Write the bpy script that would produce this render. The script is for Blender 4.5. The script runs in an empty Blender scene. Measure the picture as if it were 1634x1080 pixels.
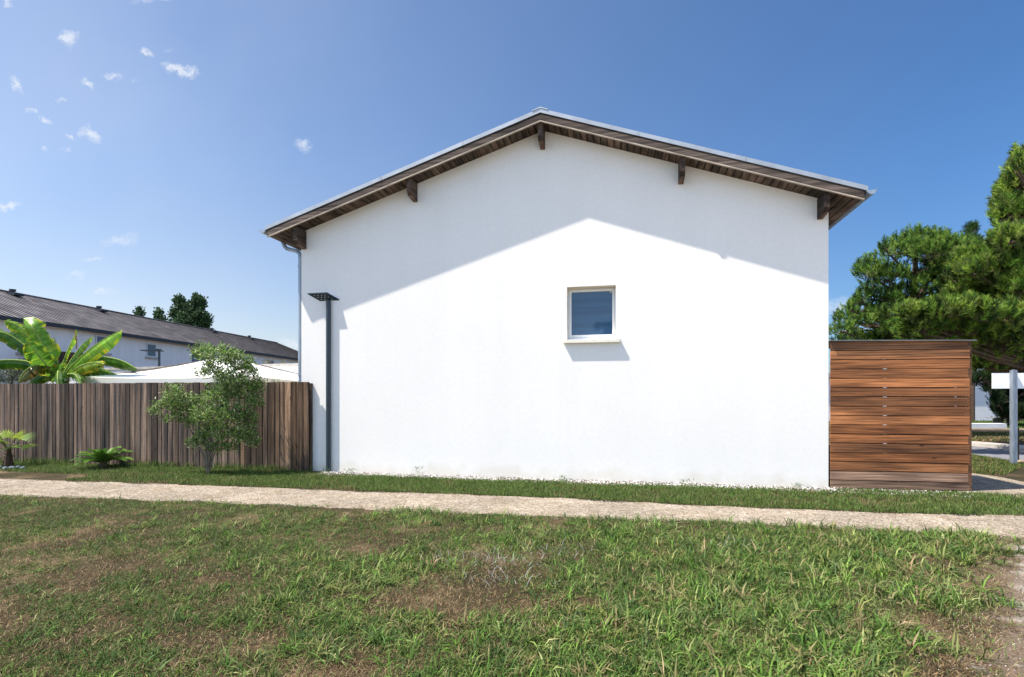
import bpy, math, random
import numpy as np
from mathutils import Vector, Matrix, noise as mnoise
random.seed(7); rng = np.random.default_rng(7)
R = math.radians
sc = bpy.context.scene
C = sc.collection

# ------------------------------------------------------------------ camera
F, CX, HY, EYE = 840.0, 817.0, 632.0, 1.5          # pinhole measures of the photograph (1634 px wide)
cam = bpy.data.objects.new('camera', bpy.data.cameras.new('camera')); C.objects.link(cam); sc.camera = cam
cam.location = (0, 0, EYE); cam.rotation_euler = (R(90), 0, 0)
cam.data.sensor_width = 36; cam.data.lens = F/1634*36
cam.data.shift_y = (HY-540)/1634; cam.data.clip_start = .05; cam.data.clip_end = 2000
# ------------------------------------------------------------------ light
SUN = Vector((-2.409, -.509, 4.47)).normalized()
sun = bpy.data.objects.new('sun', bpy.data.lights.new('sun', 'SUN')); C.objects.link(sun)
sun.data.energy = 4.4; sun.data.angle = R(.5); sun.data.color = (1, .93, .83)
sun.rotation_euler = SUN.to_track_quat('Z', 'Y').to_euler()
SKY_STRENGTH = .125
sc.view_settings.view_transform = 'Standard'; sc.view_settings.look = 'None'
sc.view_settings.exposure = 1.25; sc.view_settings.gamma = 1

def build_world():
    w = bpy.data.worlds.new('World'); sc.world = w; w.use_nodes = True
    nt = w.node_tree; N = nt.nodes; Lk = nt.links
    bg = N['Background']; bg.inputs[1].default_value = SKY_STRENGTH
    sky = N.new('ShaderNodeTexSky'); sky.sky_type = 'NISHITA'; sky.sun_disc = False
    sky.sun_elevation = math.asin(SUN.z); sky.sun_rotation = math.atan2(SUN.x, SUN.y)
    sky.altitude = 20; sky.air_density = 1.0; sky.dust_density = .9; sky.ozone_density = 2.2
    def M(op, a, b=None, c=None, clamp=False):
        m = N.new('ShaderNodeMath'); m.operation = op; m.use_clamp = clamp
        for i, x in enumerate((a, b, c)):
            if x is None: continue
            if isinstance(x, (int, float)): m.inputs[i].default_value = x
            else: Lk.new(x, m.inputs[i])
        return m.outputs[0]
    tc = N.new('ShaderNodeTexCoord'); sp = N.new('ShaderNodeSeparateXYZ'); Lk.new(tc.outputs['Generated'], sp.inputs[0])
    yy = M('MAXIMUM', sp.outputs[1], .02)
    u = M('DIVIDE', sp.outputs[0], yy); v = M('DIVIDE', sp.outputs[2], yy)
    cv = N.new('ShaderNodeCombineXYZ'); Lk.new(u, cv.inputs[0]); Lk.new(v, cv.inputs[1])
    nz = N.new('ShaderNodeTexNoise'); nz.inputs['Scale'].default_value = 26; nz.inputs['Detail'].default_value = 5
    nz.inputs['Roughness'].default_value = .62; Lk.new(cv.outputs[0], nz.inputs['Vector'])
    sub = N.new('ShaderNodeVectorMath'); sub.operation = 'SUBTRACT'; Lk.new(nz.outputs['Color'], sub.inputs[0]); sub.inputs[1].default_value = (.5, .5, .5)
    scl = N.new('ShaderNodeVectorMath'); scl.operation = 'SCALE'; Lk.new(sub.outputs[0], scl.inputs[0]); scl.inputs['Scale'].default_value = .05
    add = N.new('ShaderNodeVectorMath'); add.operation = 'ADD'; Lk.new(cv.outputs[0], add.inputs[0]); Lk.new(scl.outputs[0], add.inputs[1])
    # (px, py, half width, half height, tilt, strength) of the small fair-weather clouds
    cl = [(111,60,16,14,-.5,1.0),(233,83,12,8,0,1.1),(289,113,30,11,-.25,1.25),(140,132,16,7,-.5,1.0),(178,120,20,6,-.2,.7),
          (26,133,17,7,-.7,.8),(96,159,12,6,-.4,.6),(52,178,14,6,-.2,.7),(72,191,14,6,-.3,.7),(142,215,17,9,-.6,1.0),
          (110,216,13,6,-.5,.8),(71,235,11,4,-.1,.6),(106,235,9,4,-.3,.6),(15,327,20,7,-.1,.9),(484,231,14,10,-.5,.7),
          (192,383,27,11,.15,.55),(150,415,18,4,0,.6),(120,440,18,7,.3,.4),(165,466,22,5,0,.4),(12,6,14,6,-.5,.8),
          (465,548,26,10,0,.75),(1345,492,40,16,0,.5),(266,2,12,4,0,.6),(218,124,10,5,0,.4),(268,78,12,5,0,.35),(232,2,26,5,0,.3)]
    acc = None
    for px, py, a, b, t, s in cl:
        mp = N.new('ShaderNodeMapping'); mp.vector_type = 'TEXTURE'
        mp.inputs['Location'].default_value = ((px-CX)/F, (HY-py)/F, 0)
        mp.inputs['Rotation'].default_value = (0, 0, t)
        mp.inputs['Scale'].default_value = (a*1.25/F, b*1.25/F, 1)
        Lk.new(add.outputs[0], mp.inputs[0])
        ln = N.new('ShaderNodeVectorMath'); ln.operation = 'LENGTH'; Lk.new(mp.outputs[0], ln.inputs[0])
        k = M('MULTIPLY', M('SUBTRACT', 1.0, ln.outputs['Value'], clamp=True), s*1.9)
        acc = k if acc is None else M('MAXIMUM', acc, k)
    n2 = N.new('ShaderNodeTexNoise'); n2.inputs['Scale'].default_value = 70; n2.inputs['Detail'].default_value = 6
    n2.inputs['Roughness'].default_value = .65; Lk.new(add.outputs[0], n2.inputs['Vector'])
    acc = M('MULTIPLY', acc, M('MULTIPLY_ADD', n2.outputs[0], 3.2, -1.0, clamp=True), clamp=True)
    hz_ = N.new('ShaderNodeMixRGB'); hz_.inputs[1].default_value = (1, 1, 1, 1); hz_.inputs[2].default_value = (1.0, .90, .86, 1); Lk.new(M('MULTIPLY_ADD', v, -2.6, 1.15, clamp=True), hz_.inputs[0])
    # thin broad veil on the low left
    n3 = N.new('ShaderNodeTexNoise'); n3.inputs['Scale'].default_value = 3.0; n3.inputs['Detail'].default_value = 4; Lk.new(cv.outputs[0], n3.inputs['Vector'])
    veil = M('MULTIPLY', M('MULTIPLY_ADD', n3.outputs[0], 2.0, -.7, clamp=True), M('MULTIPLY_ADD', u, -.28, .0, clamp=True))
    tot = M('MAXIMUM', acc, veil)
    front = M('GREATER_THAN', sp.outputs[1], .03)
    tot = M('MULTIPLY', M('MULTIPLY', tot, front), .72)
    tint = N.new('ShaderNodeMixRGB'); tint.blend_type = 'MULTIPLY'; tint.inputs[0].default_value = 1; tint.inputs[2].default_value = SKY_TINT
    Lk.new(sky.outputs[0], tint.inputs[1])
    # deeper blue away from the sun (east) side of the northern sky
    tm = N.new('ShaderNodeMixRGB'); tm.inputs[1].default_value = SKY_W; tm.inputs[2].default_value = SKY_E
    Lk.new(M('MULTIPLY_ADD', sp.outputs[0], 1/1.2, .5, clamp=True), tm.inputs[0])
    tb = N.new('ShaderNodeMixRGB'); tb.inputs[1].default_value = (1, 1, 1, 1); Lk.new(tm.outputs[0], tb.inputs[2])  # dims only the sky ahead; behind the camera left bright to fill the wall
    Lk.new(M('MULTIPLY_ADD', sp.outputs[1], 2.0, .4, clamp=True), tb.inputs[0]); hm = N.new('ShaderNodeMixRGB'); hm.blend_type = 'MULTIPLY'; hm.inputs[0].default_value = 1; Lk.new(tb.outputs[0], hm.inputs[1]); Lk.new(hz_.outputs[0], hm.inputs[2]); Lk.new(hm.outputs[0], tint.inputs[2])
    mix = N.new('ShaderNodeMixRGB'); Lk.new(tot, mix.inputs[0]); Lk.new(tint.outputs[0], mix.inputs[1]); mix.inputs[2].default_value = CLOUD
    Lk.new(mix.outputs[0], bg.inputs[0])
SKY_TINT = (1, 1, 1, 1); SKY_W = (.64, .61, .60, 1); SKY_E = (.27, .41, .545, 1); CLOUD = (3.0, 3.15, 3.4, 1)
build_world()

# ------------------------------------------------------------------ materials
def mat(name, base=(.5,.5,.5), rough=.8, attr=True, noise=None, bump=None, metal=0, spec=.3, trans=0, extra=None, shift=0):
    """base colour times the per-face colour, times object-space noise variation, plus bump"""
    m = bpy.data.materials.new(name); m.use_nodes = True; nt = m.node_tree; N = nt.nodes; L = nt.links
    b = N['Principled BSDF']; b.inputs['Roughness'].default_value = rough; b.inputs['Metallic'].default_value = metal
    b.inputs['Specular IOR Level'].default_value = spec
    tc = N.new('ShaderNodeTexCoord'); col = None; src = tc.outputs['Object']
    if shift:                            # every board gets its own piece of grain
        at = N.new('ShaderNodeAttribute'); at.attribute_name = 'tone'
        sv = N.new('ShaderNodeVectorMath'); sv.operation = 'SCALE'; sv.inputs['Scale'].default_value = shift; L.new(at.outputs['Vector'], sv.inputs[0])
        av = N.new('ShaderNodeVectorMath'); av.operation = 'ADD'; L.new(src, av.inputs[0]); L.new(sv.outputs[0], av.inputs[1]); src = av.outputs[0]
    rgb = N.new('ShaderNodeRGB'); rgb.outputs[0].default_value = (*base, 1); col = rgb.outputs[0]
    def mul(a, bb, f=1.0):
        x = N.new('ShaderNodeMixRGB'); x.blend_type = 'MULTIPLY'; x.inputs[0].default_value = f
        L.new(a, x.inputs[1]); L.new(bb, x.inputs[2]); return x.outputs[0]
    if attr:
        a = N.new('ShaderNodeAttribute'); a.attribute_name = 'tone'; col = mul(col, a.outputs['Color'])
    for (scale, lo, hi, detail) in (noise or []):
        mp = N.new('ShaderNodeMapping'); mp.inputs['Scale'].default_value = scale if isinstance(scale, tuple) else (scale,)*3
        L.new(src, mp.inputs[0])
        n = N.new('ShaderNodeTexNoise'); n.inputs['Scale'].default_value = 1; n.inputs['Detail'].default_value = detail; L.new(mp.outputs[0], n.inputs['Vector'])
        r = N.new('ShaderNodeValToRGB'); r.color_ramp.elements[0].position = .35; r.color_ramp.elements[1].position = .65
        lo3 = lo if isinstance(lo, tuple) else (lo,)*3; hi3 = hi if isinstance(hi, tuple) else (hi,)*3
        r.color_ramp.elements[0].color = (*lo3, 1); r.color_ramp.elements[1].color = (*hi3, 1)
        L.new(n.outputs[0], r.inputs[0]); col = mul(col, r.outputs[0])
    if extra: col = extra(nt, tc, col, mul)
    L.new(col, b.inputs['Base Color'])
    if bump:
        scale, st, dist = bump
        mp = N.new('ShaderNodeMapping'); mp.inputs['Scale'].default_value = scale if isinstance(scale, tuple) else (scale,)*3
        L.new(tc.outputs['Object'], mp.inputs[0])
        n = N.new('ShaderNodeTexNoise'); n.inputs['Scale'].default_value = 1; n.inputs['Detail'].default_value = 5; L.new(mp.outputs[0], n.inputs['Vector'])
        bp = N.new('ShaderNodeBump'); bp.inputs['Strength'].default_value = st; bp.inputs['Distance'].default_value = dist
        L.new(n.outputs[0], bp.inputs['Height']); L.new(bp.outputs[0], b.inputs['Normal'])
    if trans:
        t = N.new('ShaderNodeBsdfTranslucent'); L.new(col, t.inputs[0])
        g = N.new('ShaderNodeMixShader'); g.inputs[0].default_value = trans
        L.new(b.outputs[0], g.inputs[1]); L.new(t.outputs[0], g.inputs[2]); L.new(g.outputs[0], N['Material Output'].inputs[0])
    return m

def wall_stain(nt, tc, col, mul):
    N, L = nt.nodes, nt.links
    sp = N.new('ShaderNodeSeparateXYZ'); L.new(tc.outputs['Object'], sp.inputs[0])
    n = N.new('ShaderNodeTexNoise'); n.inputs['Scale'].default_value = 3; n.inputs['Detail'].default_value = 6; L.new(tc.outputs['Object'], n.inputs[0])
    a = N.new('ShaderNodeMath'); a.operation = 'MULTIPLY_ADD'; L.new(n.outputs[0], a.inputs[0]); a.inputs[1].default_value = -.5; L.new(sp.outputs[2], a.inputs[2])
    r = N.new('ShaderNodeValToRGB'); r.color_ramp.elements[0].position = 0; r.color_ramp.elements[0].color = (.90, .88, .83, 1)
    r.color_ramp.elements[1].position = .2; r.color_ramp.elements[1].color = (1, 1, 1, 1)
    o = N.new('ShaderNodeMath'); o.operation = 'ADD'; L.new(a.outputs[0], o.inputs[0]); o.inputs[1].default_value = .22
    L.new(o.outputs[0], r.inputs[0]); return mul(col, r.outputs[0])

def knots(scale, dark, grain=None):
    def f(nt, tc, col, mul):
        N, L = nt.nodes, nt.links
        mp = N.new('ShaderNodeMapping'); mp.inputs['Scale'].default_value = scale; L.new(tc.outputs['Object'], mp.inputs[0])
        n = N.new('ShaderNodeTexVoronoi'); n.inputs['Scale'].default_value = 1; L.new(mp.outputs[0], n.inputs['Vector'])
        r = N.new('ShaderNodeValToRGB'); r.color_ramp.elements[0].position = .04; r.color_ramp.elements[0].color = (*dark, 1)
        r.color_ramp.elements[1].position = .09; r.color_ramp.elements[1].color = (1, 1, 1, 1)
        L.new(n.outputs['Distance'], r.inputs[0]); return mul(col, r.outputs[0])
    return f

M = {}
M['render'] = mat('white_render', (.815,.785,.745), .9, noise=[(.6,.975,1,3),(14,.97,1.0,4),((2.6,2.6,.22),.98,1.0,5)], bump=(70,.45,.008), extra=wall_stain)
M['cream'] = mat('cream_stone', (.74,.70,.60), .85, noise=[(20,.88,1.05,4)], bump=(70,.2,.004))
M['pvc'] = mat('white_pvc', (.78,.79,.80), .35, spec=.5)
M['glass'] = mat('window_glass', (.03,.08,.165), .03, attr=False, spec=.6, noise=[((.3,.3,9),.75,1.1,2)])
M['darkglass'] = mat('dark_window_glass', (.05,.07,.10), .08, attr=False, spec=.8)
M['zinc'] = mat('zinc_sheet', (.42,.44,.46), .42, noise=[(3,.82,1.05,3)], metal=.45, spec=.5)
M['zincpipe'] = mat('weathered_zinc', (.30,.36,.42), .5, noise=[((9,9,2),.75,1.1,4)], metal=.35, spec=.5)
M['verge'] = mat('dark_weathered_wood', (.085,.064,.052), .85, noise=[((1.2,9,30),.4,1.6,5),((.7,.7,.7),.6,1.25,2)], bump=((3,10,60),.5,.006))
M['soffit'] = mat('brown_soffit_wood', (.075,.050,.037), .85, noise=[((14,2,14),.4,1.5,5),(1.3,.6,1.3,2)], bump=(40,.4,.005))
M['fence'] = mat('grey_brown_fence_wood', (.132,.104,.088), .88, noise=[((30,30,.9),.62,1.3,6),((7,7,.35),(.22,.25,.31),(1.6,1.45,1.3),4),((60,60,3),.7,1.2,3),((9,9,110),.84,1.06,1)],
                 bump=((60,60,3),.5,.006), extra=knots((6,6,1.7),(.22,.16,.1)), shift=23)
M['cedar'] = mat('red_brown_slat_wood', (.27,.118,.049), .75, noise=[((1.4,9,75),.40,1.5,6),((.9,1.3,4),(.50,.47,.47),(1.3,1.25,1.2),5),((.5,4,90),.8,1.1,3)],
                 bump=((3,60,60),.4,.005), extra=knots((1.6,3,5.5),(.15,.1,.08)), shift=23)
M['lamp'] = mat('navy_powder_coat', (.020,.036,.052), .42, spec=.5, noise=[(5,.85,1.1,2)])
M['led'] = mat('lamp_lens', (.7,.68,.6), .3, spec=.6)
M['tile'] = mat('grey_brown_roof_tile', (.165,.15,.155), .6, noise=[((1.5,1.5,.9),.6,1.35,5),((12,1.5,3),.75,1.15,3)], spec=.35)
M['gutter'] = mat('charcoal_gutter', (.035,.04,.05), .5)
M['terrace'] = mat('pale_terrace_render', (.80,.78,.80), .9, noise=[((3,3,.5),.93,1.02,4)])
M['shutter'] = mat('blue_grey_shutter', (.13,.17,.26), .6)
M['canvas'] = mat('white_canvas', (.80,.80,.78), .8, noise=[(2,.95,1,3)], trans=.15)
M['leafa'] = mat('shrub_leaf', (1,1,1), .5, spec=.25, trans=.3)
M['needle'] = mat('pine_needle', (1,1,1), .7, spec=.12, trans=.4)
M['banana'] = mat('banana_leaf', (1,1,1), .38, spec=.5, trans=.5, noise=[((5,5,5),.8,1.2,3)])
M['bark'] = mat('rough_bark', (.12,.085,.06), .95, noise=[((30,30,6),.5,1.3,4)], bump=((50,50,12),.8,.02))
M['stem'] = mat('grey_stem', (.15,.12,.085), .9, noise=[((40,40,8),.6,1.3,3)])
M['grass'] = mat('grass_blade', (1,1,1), .65, spec=.12, trans=.28)
M['stone'] = mat('pale_stone', (1,1,1), .9, noise=[(30,.75,1.1,3)])
M['galv'] = mat('galvanised_steel', (.26,.30,.35), .5, metal=.4, noise=[((20,20,4),.75,1.15,4)], spec=.5)
M['sign'] = mat('white_sign_back', (.86,.86,.88), .5, noise=[(4,.93,1.02,2)])
M['log'] = mat('weathered_log', (.19,.145,.10), .9, noise=[((3,20,20),.5,1.3,4)], bump=((6,30,30),.5,.01))
M['asphalt'] = mat('grey_asphalt', (.15,.15,.165), .9, noise=[(90,.75,1.15,2),(.8,.85,1.1,3)], bump=(150,.4,.004))
M['concrete'] = mat('pale_concrete', (.42,.39,.36), .9, noise=[(5,.8,1.08,4)])
M['whitewall'] = mat('white_far_wall', (.76,.75,.75), .9, noise=[(2,.95,1.02,3)])
def grav(nt, tc, col, mul):
    N, L = nt.nodes, nt.links
    v = N.new('ShaderNodeTexVoronoi'); v.inputs['Scale'].default_value = 55; L.new(tc.outputs['Object'], v.inputs['Vector'])
    sp = N.new('ShaderNodeSeparateColor'); L.new(v.outputs['Color'], sp.inputs[0])
    r = N.new('ShaderNodeValToRGB'); r.color_ramp.elements[0].color = (.45,.41,.36,1); r.color_ramp.elements[1].color = (1.4,1.4,1.4,1)
    L.new(sp.outputs[0], r.inputs[0]); return mul(col, r.outputs[0])
M['path'] = mat('pale_gravel', (.285,.25,.205), .95, noise=[(7,(.8,.78,.74),1.1,5),(1.1,.84,1.08,3),(2.6,(.86,.82,.76),1.04,6)], bump=(60,1.0,.02), extra=grav, attr=False)

def build_ground_mat():
    m = bpy.data.materials.new('dry_lawn_soil'); m.use_nodes = True; nt = m.node_tree; N = nt.nodes; L = nt.links
    b = N['Principled BSDF']; b.inputs['Roughness'].default_value = .95; b.inputs['Specular IOR Level'].default_value = .15
    tc = N.new('ShaderNodeTexCoord'); P = tc.outputs['Object']
    def nz(s, d=5, r=.55):
        n = N.new('ShaderNodeTexNoise'); n.inputs['Scale'].default_value = s; n.inputs['Detail'].default_value = d; n.inputs['Roughness'].default_value = r; L.new(P, n.inputs[0]); return n.outputs[0]
    def ramp(src, *st):
        r = N.new('ShaderNodeValToRGB'); cr = r.color_ramp
        while len(cr.elements) < len(st): cr.elements.new(.5)
        for e, (p, c) in zip(cr.elements, st): e.position = p; e.color = (*c, 1) if isinstance(c, tuple) else (c, c, c, 1)
        L.new(src, r.inputs[0]); return r.outputs[0]
    def mix(f, a, c, mode='MIX'):
        x = N.new('ShaderNodeMixRGB'); x.blend_type = mode
        if isinstance(f, float): x.inputs[0].default_value = f
        else: L.new(f, x.inputs[0])
        L.new(a, x.inputs[1]); L.new(c, x.inputs[2]); return x.outputs[0]
    soil = ramp(nz(1.3, 8, .6), (.3, (.018,.017,.007)), (.5, (.042,.032,.016)), (.68, (.15,.105,.062)))  # dark soil tones, with shade between the blades put into the colour
    fine = ramp(nz(140, 4, .75), (.33, .2), (.67, 1.9))
    col = mix(1.0, soil, fine, 'MULTIPLY')
    # worn pale gravel to the right: x > 0.97 y - 0.1 (with ragged border)
    sp = N.new('ShaderNodeSeparateXYZ'); L.new(P, sp.inputs[0])
    def MA(op, a, bb, c=None):
        q = N.new('ShaderNodeMath'); q.operation = op
        for i, x in enumerate((a, bb, c)):
            if x is None: continue
            if isinstance(x, (int, float)): q.inputs[i].default_value = x
            else: L.new(x, q.inputs[i])
        return q.outputs[0]
    e = MA('SUBTRACT', sp.outputs[0], MA('MULTIPLY_ADD', sp.outputs[1], .97, -.25))
    e2 = MA('ADD', e, MA('MULTIPLY_ADD', nz(2.2, 7, .65), 3.0, -1.5))
    near = MA('LESS_THAN', sp.outputs[1], 7.2)
    dirt = ramp(nz(60, 5, .7), (.3, (.055,.038,.025)), (.7, (.22,.165,.12)))
    dm = ramp(MA('MULTIPLY', MA('ADD', MA('ADD', e, .55), MA('MULTIPLY_ADD', nz(3, 5), 1.2, -.6)), near), (.35, 0.0), (.75, 1.0))
    col = mix(dm, col, dirt)
    pale = ramp(nz(80, 4, .7), (.3, (.12,.10,.08)), (.68, (.44,.40,.355)))
    pm = ramp(MA('MULTIPLY', e2, near), (.2, 0.0), (.5, 1.0))
    col = mix(pm, col, pale)
    L.new(col, b.inputs['Base Color'])
    bp = N.new('ShaderNodeBump'); bp.inputs['Strength'].default_value = .9; bp.inputs['Distance'].default_value = .02; L.new(nz(45, 6, .7), bp.inputs['Height']); L.new(bp.outputs[0], b.inputs['Normal'])
    return m
M['ground'] = build_ground_mat()

# ------------------------------------------------------------------ mesh helpers
class MB:
    def __init__(s): s.v = []; s.f = []; s.t = []
    def poly(s, pts, t=(1,1,1)):
        n = len(s.v); s.v += [tuple(p) for p in pts]; s.f.append(list(range(n, n+len(pts)))); s.t.append(t)
    def box(s, x0, x1, y0, y1, z0, z1, t=(1,1,1)):
        s.hexa([(x0,y0,z0),(x1,y0,z0),(x1,y1,z0),(x0,y1,z0),(x0,y0,z1),(x1,y0,z1),(x1,y1,z1),(x0,y1,z1)], t)
    def hexa(s, p, t=(1,1,1)):
        n = len(s.v); s.v += [tuple(q) for q in p]
        for f in ((0,3,2,1),(4,5,6,7),(0,1,5,4),(1,2,6,5),(2,3,7,6),(3,0,4,7)): s.f.append([n+i for i in f]); s.t.append(t)
    def bar(s, prof, y0, y1, t=(1,1,1)):
        """prism: xz profile (counter-clockwise seen from -y) from y0 to y1"""
        n = len(s.v); k = len(prof)
        s.v += [(x, y0, z) for x, z in prof] + [(x, y1, z) for x, z in prof]
        s.f.append([n+i for i in range(k)]); s.t.append(t)
        s.f.append([n+k+i for i in reversed(range(k))]); s.t.append(t)
        for i in range(k):
            j = (i+1) % k; s.f.append([n+i, n+k+i, n+k+j, n+j]); s.t.append(t)
    def tube(s, pts, rad, seg=10, t=(1,1,1), cap=True):
        pts = [Vector(p) for p in pts]; n0 = len(s.v)
        if not isinstance(rad, (list, tuple)): rad = [rad]*len(pts)
        ref = Vector((.3, .9, .1))
        for i, p in enumerate(pts):
            d = (pts[min(i+1, len(pts)-1)]-pts[max(i-1, 0)]).normalized()
            if abs(d.dot(ref)) > .95: ref = Vector((1, 0, 0))
            a = d.cross(ref).normalized(); b = d.cross(a)
            for k in range(seg):
                an = 2*math.pi*k/seg; s.v.append(tuple(p+(a*math.cos(an)+b*math.sin(an))*rad[i]))
        for i in range(len(pts)-1):
            for k in range(seg):
                q = (k+1) % seg; s.f.append([n0+i*seg+k, n0+i*seg+q, n0+(i+1)*seg+q, n0+(i+1)*seg+k]); s.t.append(t)
        if cap:
            s.f.append([n0+k for k in range(seg)]); s.t.append(t)
            s.f.append([n0+(len(pts)-1)*seg+k for k in reversed(range(seg))]); s.t.append(t)
    def blob(s, c, r, t=(1,1,1), jit=.18, seg=8, ring=5):
        n0 = len(s.v); c = Vector(c)
        for i in range(ring+1):
            th = math.pi*i/ring
            for k in range(seg):
                ph = 2*math.pi*k/seg; j = 1+random.uniform(-jit, jit) if 0 < i < ring else 1
                s.v.append((c.x+r[0]*math.sin(th)*math.cos(ph)*j, c.y+r[1]*math.sin(th)*math.sin(ph)*j, c.z+r[2]*math.cos(th)*j))
        for i in range(ring):
            for k in range(seg):
                q = (k+1) % seg; s.f.append([n0+i*seg+k, n0+(i+1)*seg+k, n0+(i+1)*seg+q, n0+i*seg+q]); s.t.append(t)
    def build(s, name, m, parent=None, smooth=False, loc=None):
        me = bpy.data.meshes.new(name); me.from_pydata(s.v, [], s.f); me.update()
        a = me.attributes.new('tone', 'FLOAT_COLOR', 'FACE'); d = np.ones((len(s.f), 4), np.float32); d[:, :3] = np.array(s.t, np.float32)
        a.data.foreach_set('color', d.ravel())
        if smooth: me.polygons.foreach_set('use_smooth', [True]*len(me.polygons))
        me.materials.append(m); o = bpy.data.objects.new(name, me); C.objects.link(o)
        if parent: o.parent = parent
        if loc: o.location = loc
        return o

def np_obj(name, V, faces, tone, m, parent=None, loc=None):
    """V (n,3); faces (m,k) index array; tone (m,3)"""
    me = bpy.data.meshes.new(name); k = faces.shape[1]
    me.vertices.add(len(V)); me.vertices.foreach_set('co', V.astype(np.float32).ravel())
    me.loops.add(faces.size); me.loops.foreach_set('vertex_index', faces.astype(np.int32).ravel())
    me.polygons.add(len(faces)); me.polygons.foreach_set('loop_start', np.arange(0, faces.size, k, dtype=np.int32))
    me.polygons.foreach_set('loop_total', np.full(len(faces), k, np.int32))
    me.update(calc_edges=True)
    a = me.attributes.new('tone', 'FLOAT_COLOR', 'FACE'); d = np.ones((len(faces), 4), np.float32); d[:, :3] = tone
    a.data.foreach_set('color', d.ravel())
    me.materials.append(m); o = bpy.data.objects.new(name, me); C.objects.link(o)
    if parent: o.parent = parent
    if loc is not None: o.location = loc
    return o

def tag(o, label=None, cat=None, group=None, kind=None):
    if label: o['label'] = label
    if cat: o['category'] = cat
    if group: o['group'] = group
    if kind: o['kind'] = kind
    return o
def thing(name, loc, rz, label, cat, group=None):
    o = bpy.data.objects.new(name, None); o.empty_display_size = .2; C.objects.link(o)
    o.location = loc; o.rotation_euler = (0, 0, rz); return tag(o, label, cat, group)
def pt(px, py, Z):                       # a point of the place seen at a photo pixel, Z metres ahead
    return Vector(((px-CX)/F*Z, Z, EYE+(HY-py)/F*Z))
def gp(px, py):                          # ... lying on the ground
    Z = EYE*F/(py-HY); return Vector(((px-CX)/F*Z, Z, 0))

# ------------------------------------------------------------------ setting: ground, path, road
TH = R(12.03); U = Vector((math.cos(TH), -math.sin(TH), 0)); V = Vector((math.sin(TH), math.cos(TH), 0))
LW = 9.658; PR = Vector((5.188, 8.63, 0)); PL = PR-U*LW
def wallY(x): return PL.y+(x-PL.x)*(U.y/U.x)

mb = MB(); mb.poly([(-350,-60,0),(350,-60,0),(350,600,0),(-350,600,0)])
tag(mb.build('ground', M['ground']), kind='structure')

lowp = np.array([(-30,9.9),(-14,8.9),(-7.75,7.93),(-4.67,7.5),(-1.83,6.98),(.65,6.47),(2.87,6.18),(5.11,5.68),(6.2,5.1),(9,4.6),(14,4.2)])
upp = np.array([(-30,13.2),(-14,10.6),(-9.15,9.5),(-5.38,8.85),(-1.7,8.14),(.75,7.70),(2.41,7.22),(4.65,6.76),(5.8,6.6),(9,6.4),(14,6.6)])
def plow(x): return np.interp(x, lowp[:,0], lowp[:,1])
def pup(x): return np.interp(x, upp[:,0], upp[:,1])
def nz1(x, s): return mnoise.noise(Vector((x*s, 3.7*s, .3)))
mb = MB(); xs = np.arange(-22, 12, .07)
lo = [plow(x)+.13*nz1(x,2.1)+.05*nz1(x+50,9)+.03*nz1(x+90,30) for x in xs]
up = [pup(x)+.12*nz1(x+20,1.9)+.06*nz1(x+70,8)+.03*nz1(x+99,31) for x in xs]
for i in range(len(xs)-1):
    mb.poly([(xs[i],lo[i],.004),(xs[i+1],lo[i+1],.004),(xs[i+1],up[i+1],.004),(xs[i],up[i],.004)])
tag(mb.build('path', M['path']), kind='structure')
# side path behind the shed's right-hand end
a = [gp(1480,757), gp(1553,755), gp(1600,762), gp(1660,775), gp(1760,800)]; b = [gp(1480,772), gp(1550,789), gp(1600,791), gp(1660,800), gp(1760,830)]
mb = MB()
for i in range(4): mb.poly([b[i]+Vector((0,0,.004)), b[i+1]+Vector((0,0,.004)), a[i+1]+Vector((0,0,.004)), a[i]+Vector((0,0,.004))])
tag(mb.build('side_path', M['path']), kind='structure')
# road and its kerb
nr = [gp(1400,708), gp(1500,716), gp(1553,725), gp(1615,735), gp(1680,749), gp(1780,775)]
fr = [gp(1400,704), gp(1500,708), gp(1553,712), gp(1634,719), gp(1720,729), gp(1850,748)]
mb = MB()
for i in range(5): mb.poly([p+Vector((0,0,.004)) for p in (nr[i], nr[i+1], fr[i+1], fr[i])])
tag(mb.build('road', M['asphalt']), kind='structure')
mb = MB()
for i in range(5):
    p, q = fr[i], fr[i+1]; n = Vector((p.y-q.y, q.x-p.x, 0)).normalized()
    if n.y < 0: n = -n
    w, h = .55, .11
    mb.hexa([p, q, q+n*w, p+n*w] + [k+Vector((0,0,h)) for k in (p, q, q+n*w, p+n*w)], (1,.98,.95))
tag(mb.build('kerb', M['concrete']), kind='structure')

# ------------------------------------------------------------------ the white house
house = thing('house', PL, -TH, 'big white rendered gable wall house with dark timber verges and one small square window', 'house')
AX, AZ, LX, LZ, RX, RZ, OUT = 4.937, 6.56, -.56, 4.853, 10.09, 4.767, .36       # verge profile: apex, left and right ends
DEP = 9.0
def top(x):
    return AZ+(x-AX)*(AZ-LZ)/(AX-LX) if x < AX else AZ+(x-AX)*(RZ-AZ)/(RX-AX)
def wt(x): return top(x)-.215
WX0, WX1, WZ0, WZ1 = 5.37, 6.235, 2.515, 3.472
mb = MB()
def vq(x0, x1, z0a, z0b, z1a, z1b): mb.poly([(x0,0,z0a),(x1,0,z0b),(x1,0,z1b),(x0,0,z1a)])
vq(0, AX, -.1, -.1, wt(0), wt(AX)); vq(AX, WX0, -.1, -.1, wt(AX), wt(WX0))
vq(WX0, WX1, -.1, -.1, WZ0, WZ0); vq(WX0, WX1, WZ1, WZ1, wt(WX0), wt(WX1)); vq(WX1, LW, -.1, -.1, wt(WX1), wt(LW))
rd = .30
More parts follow.
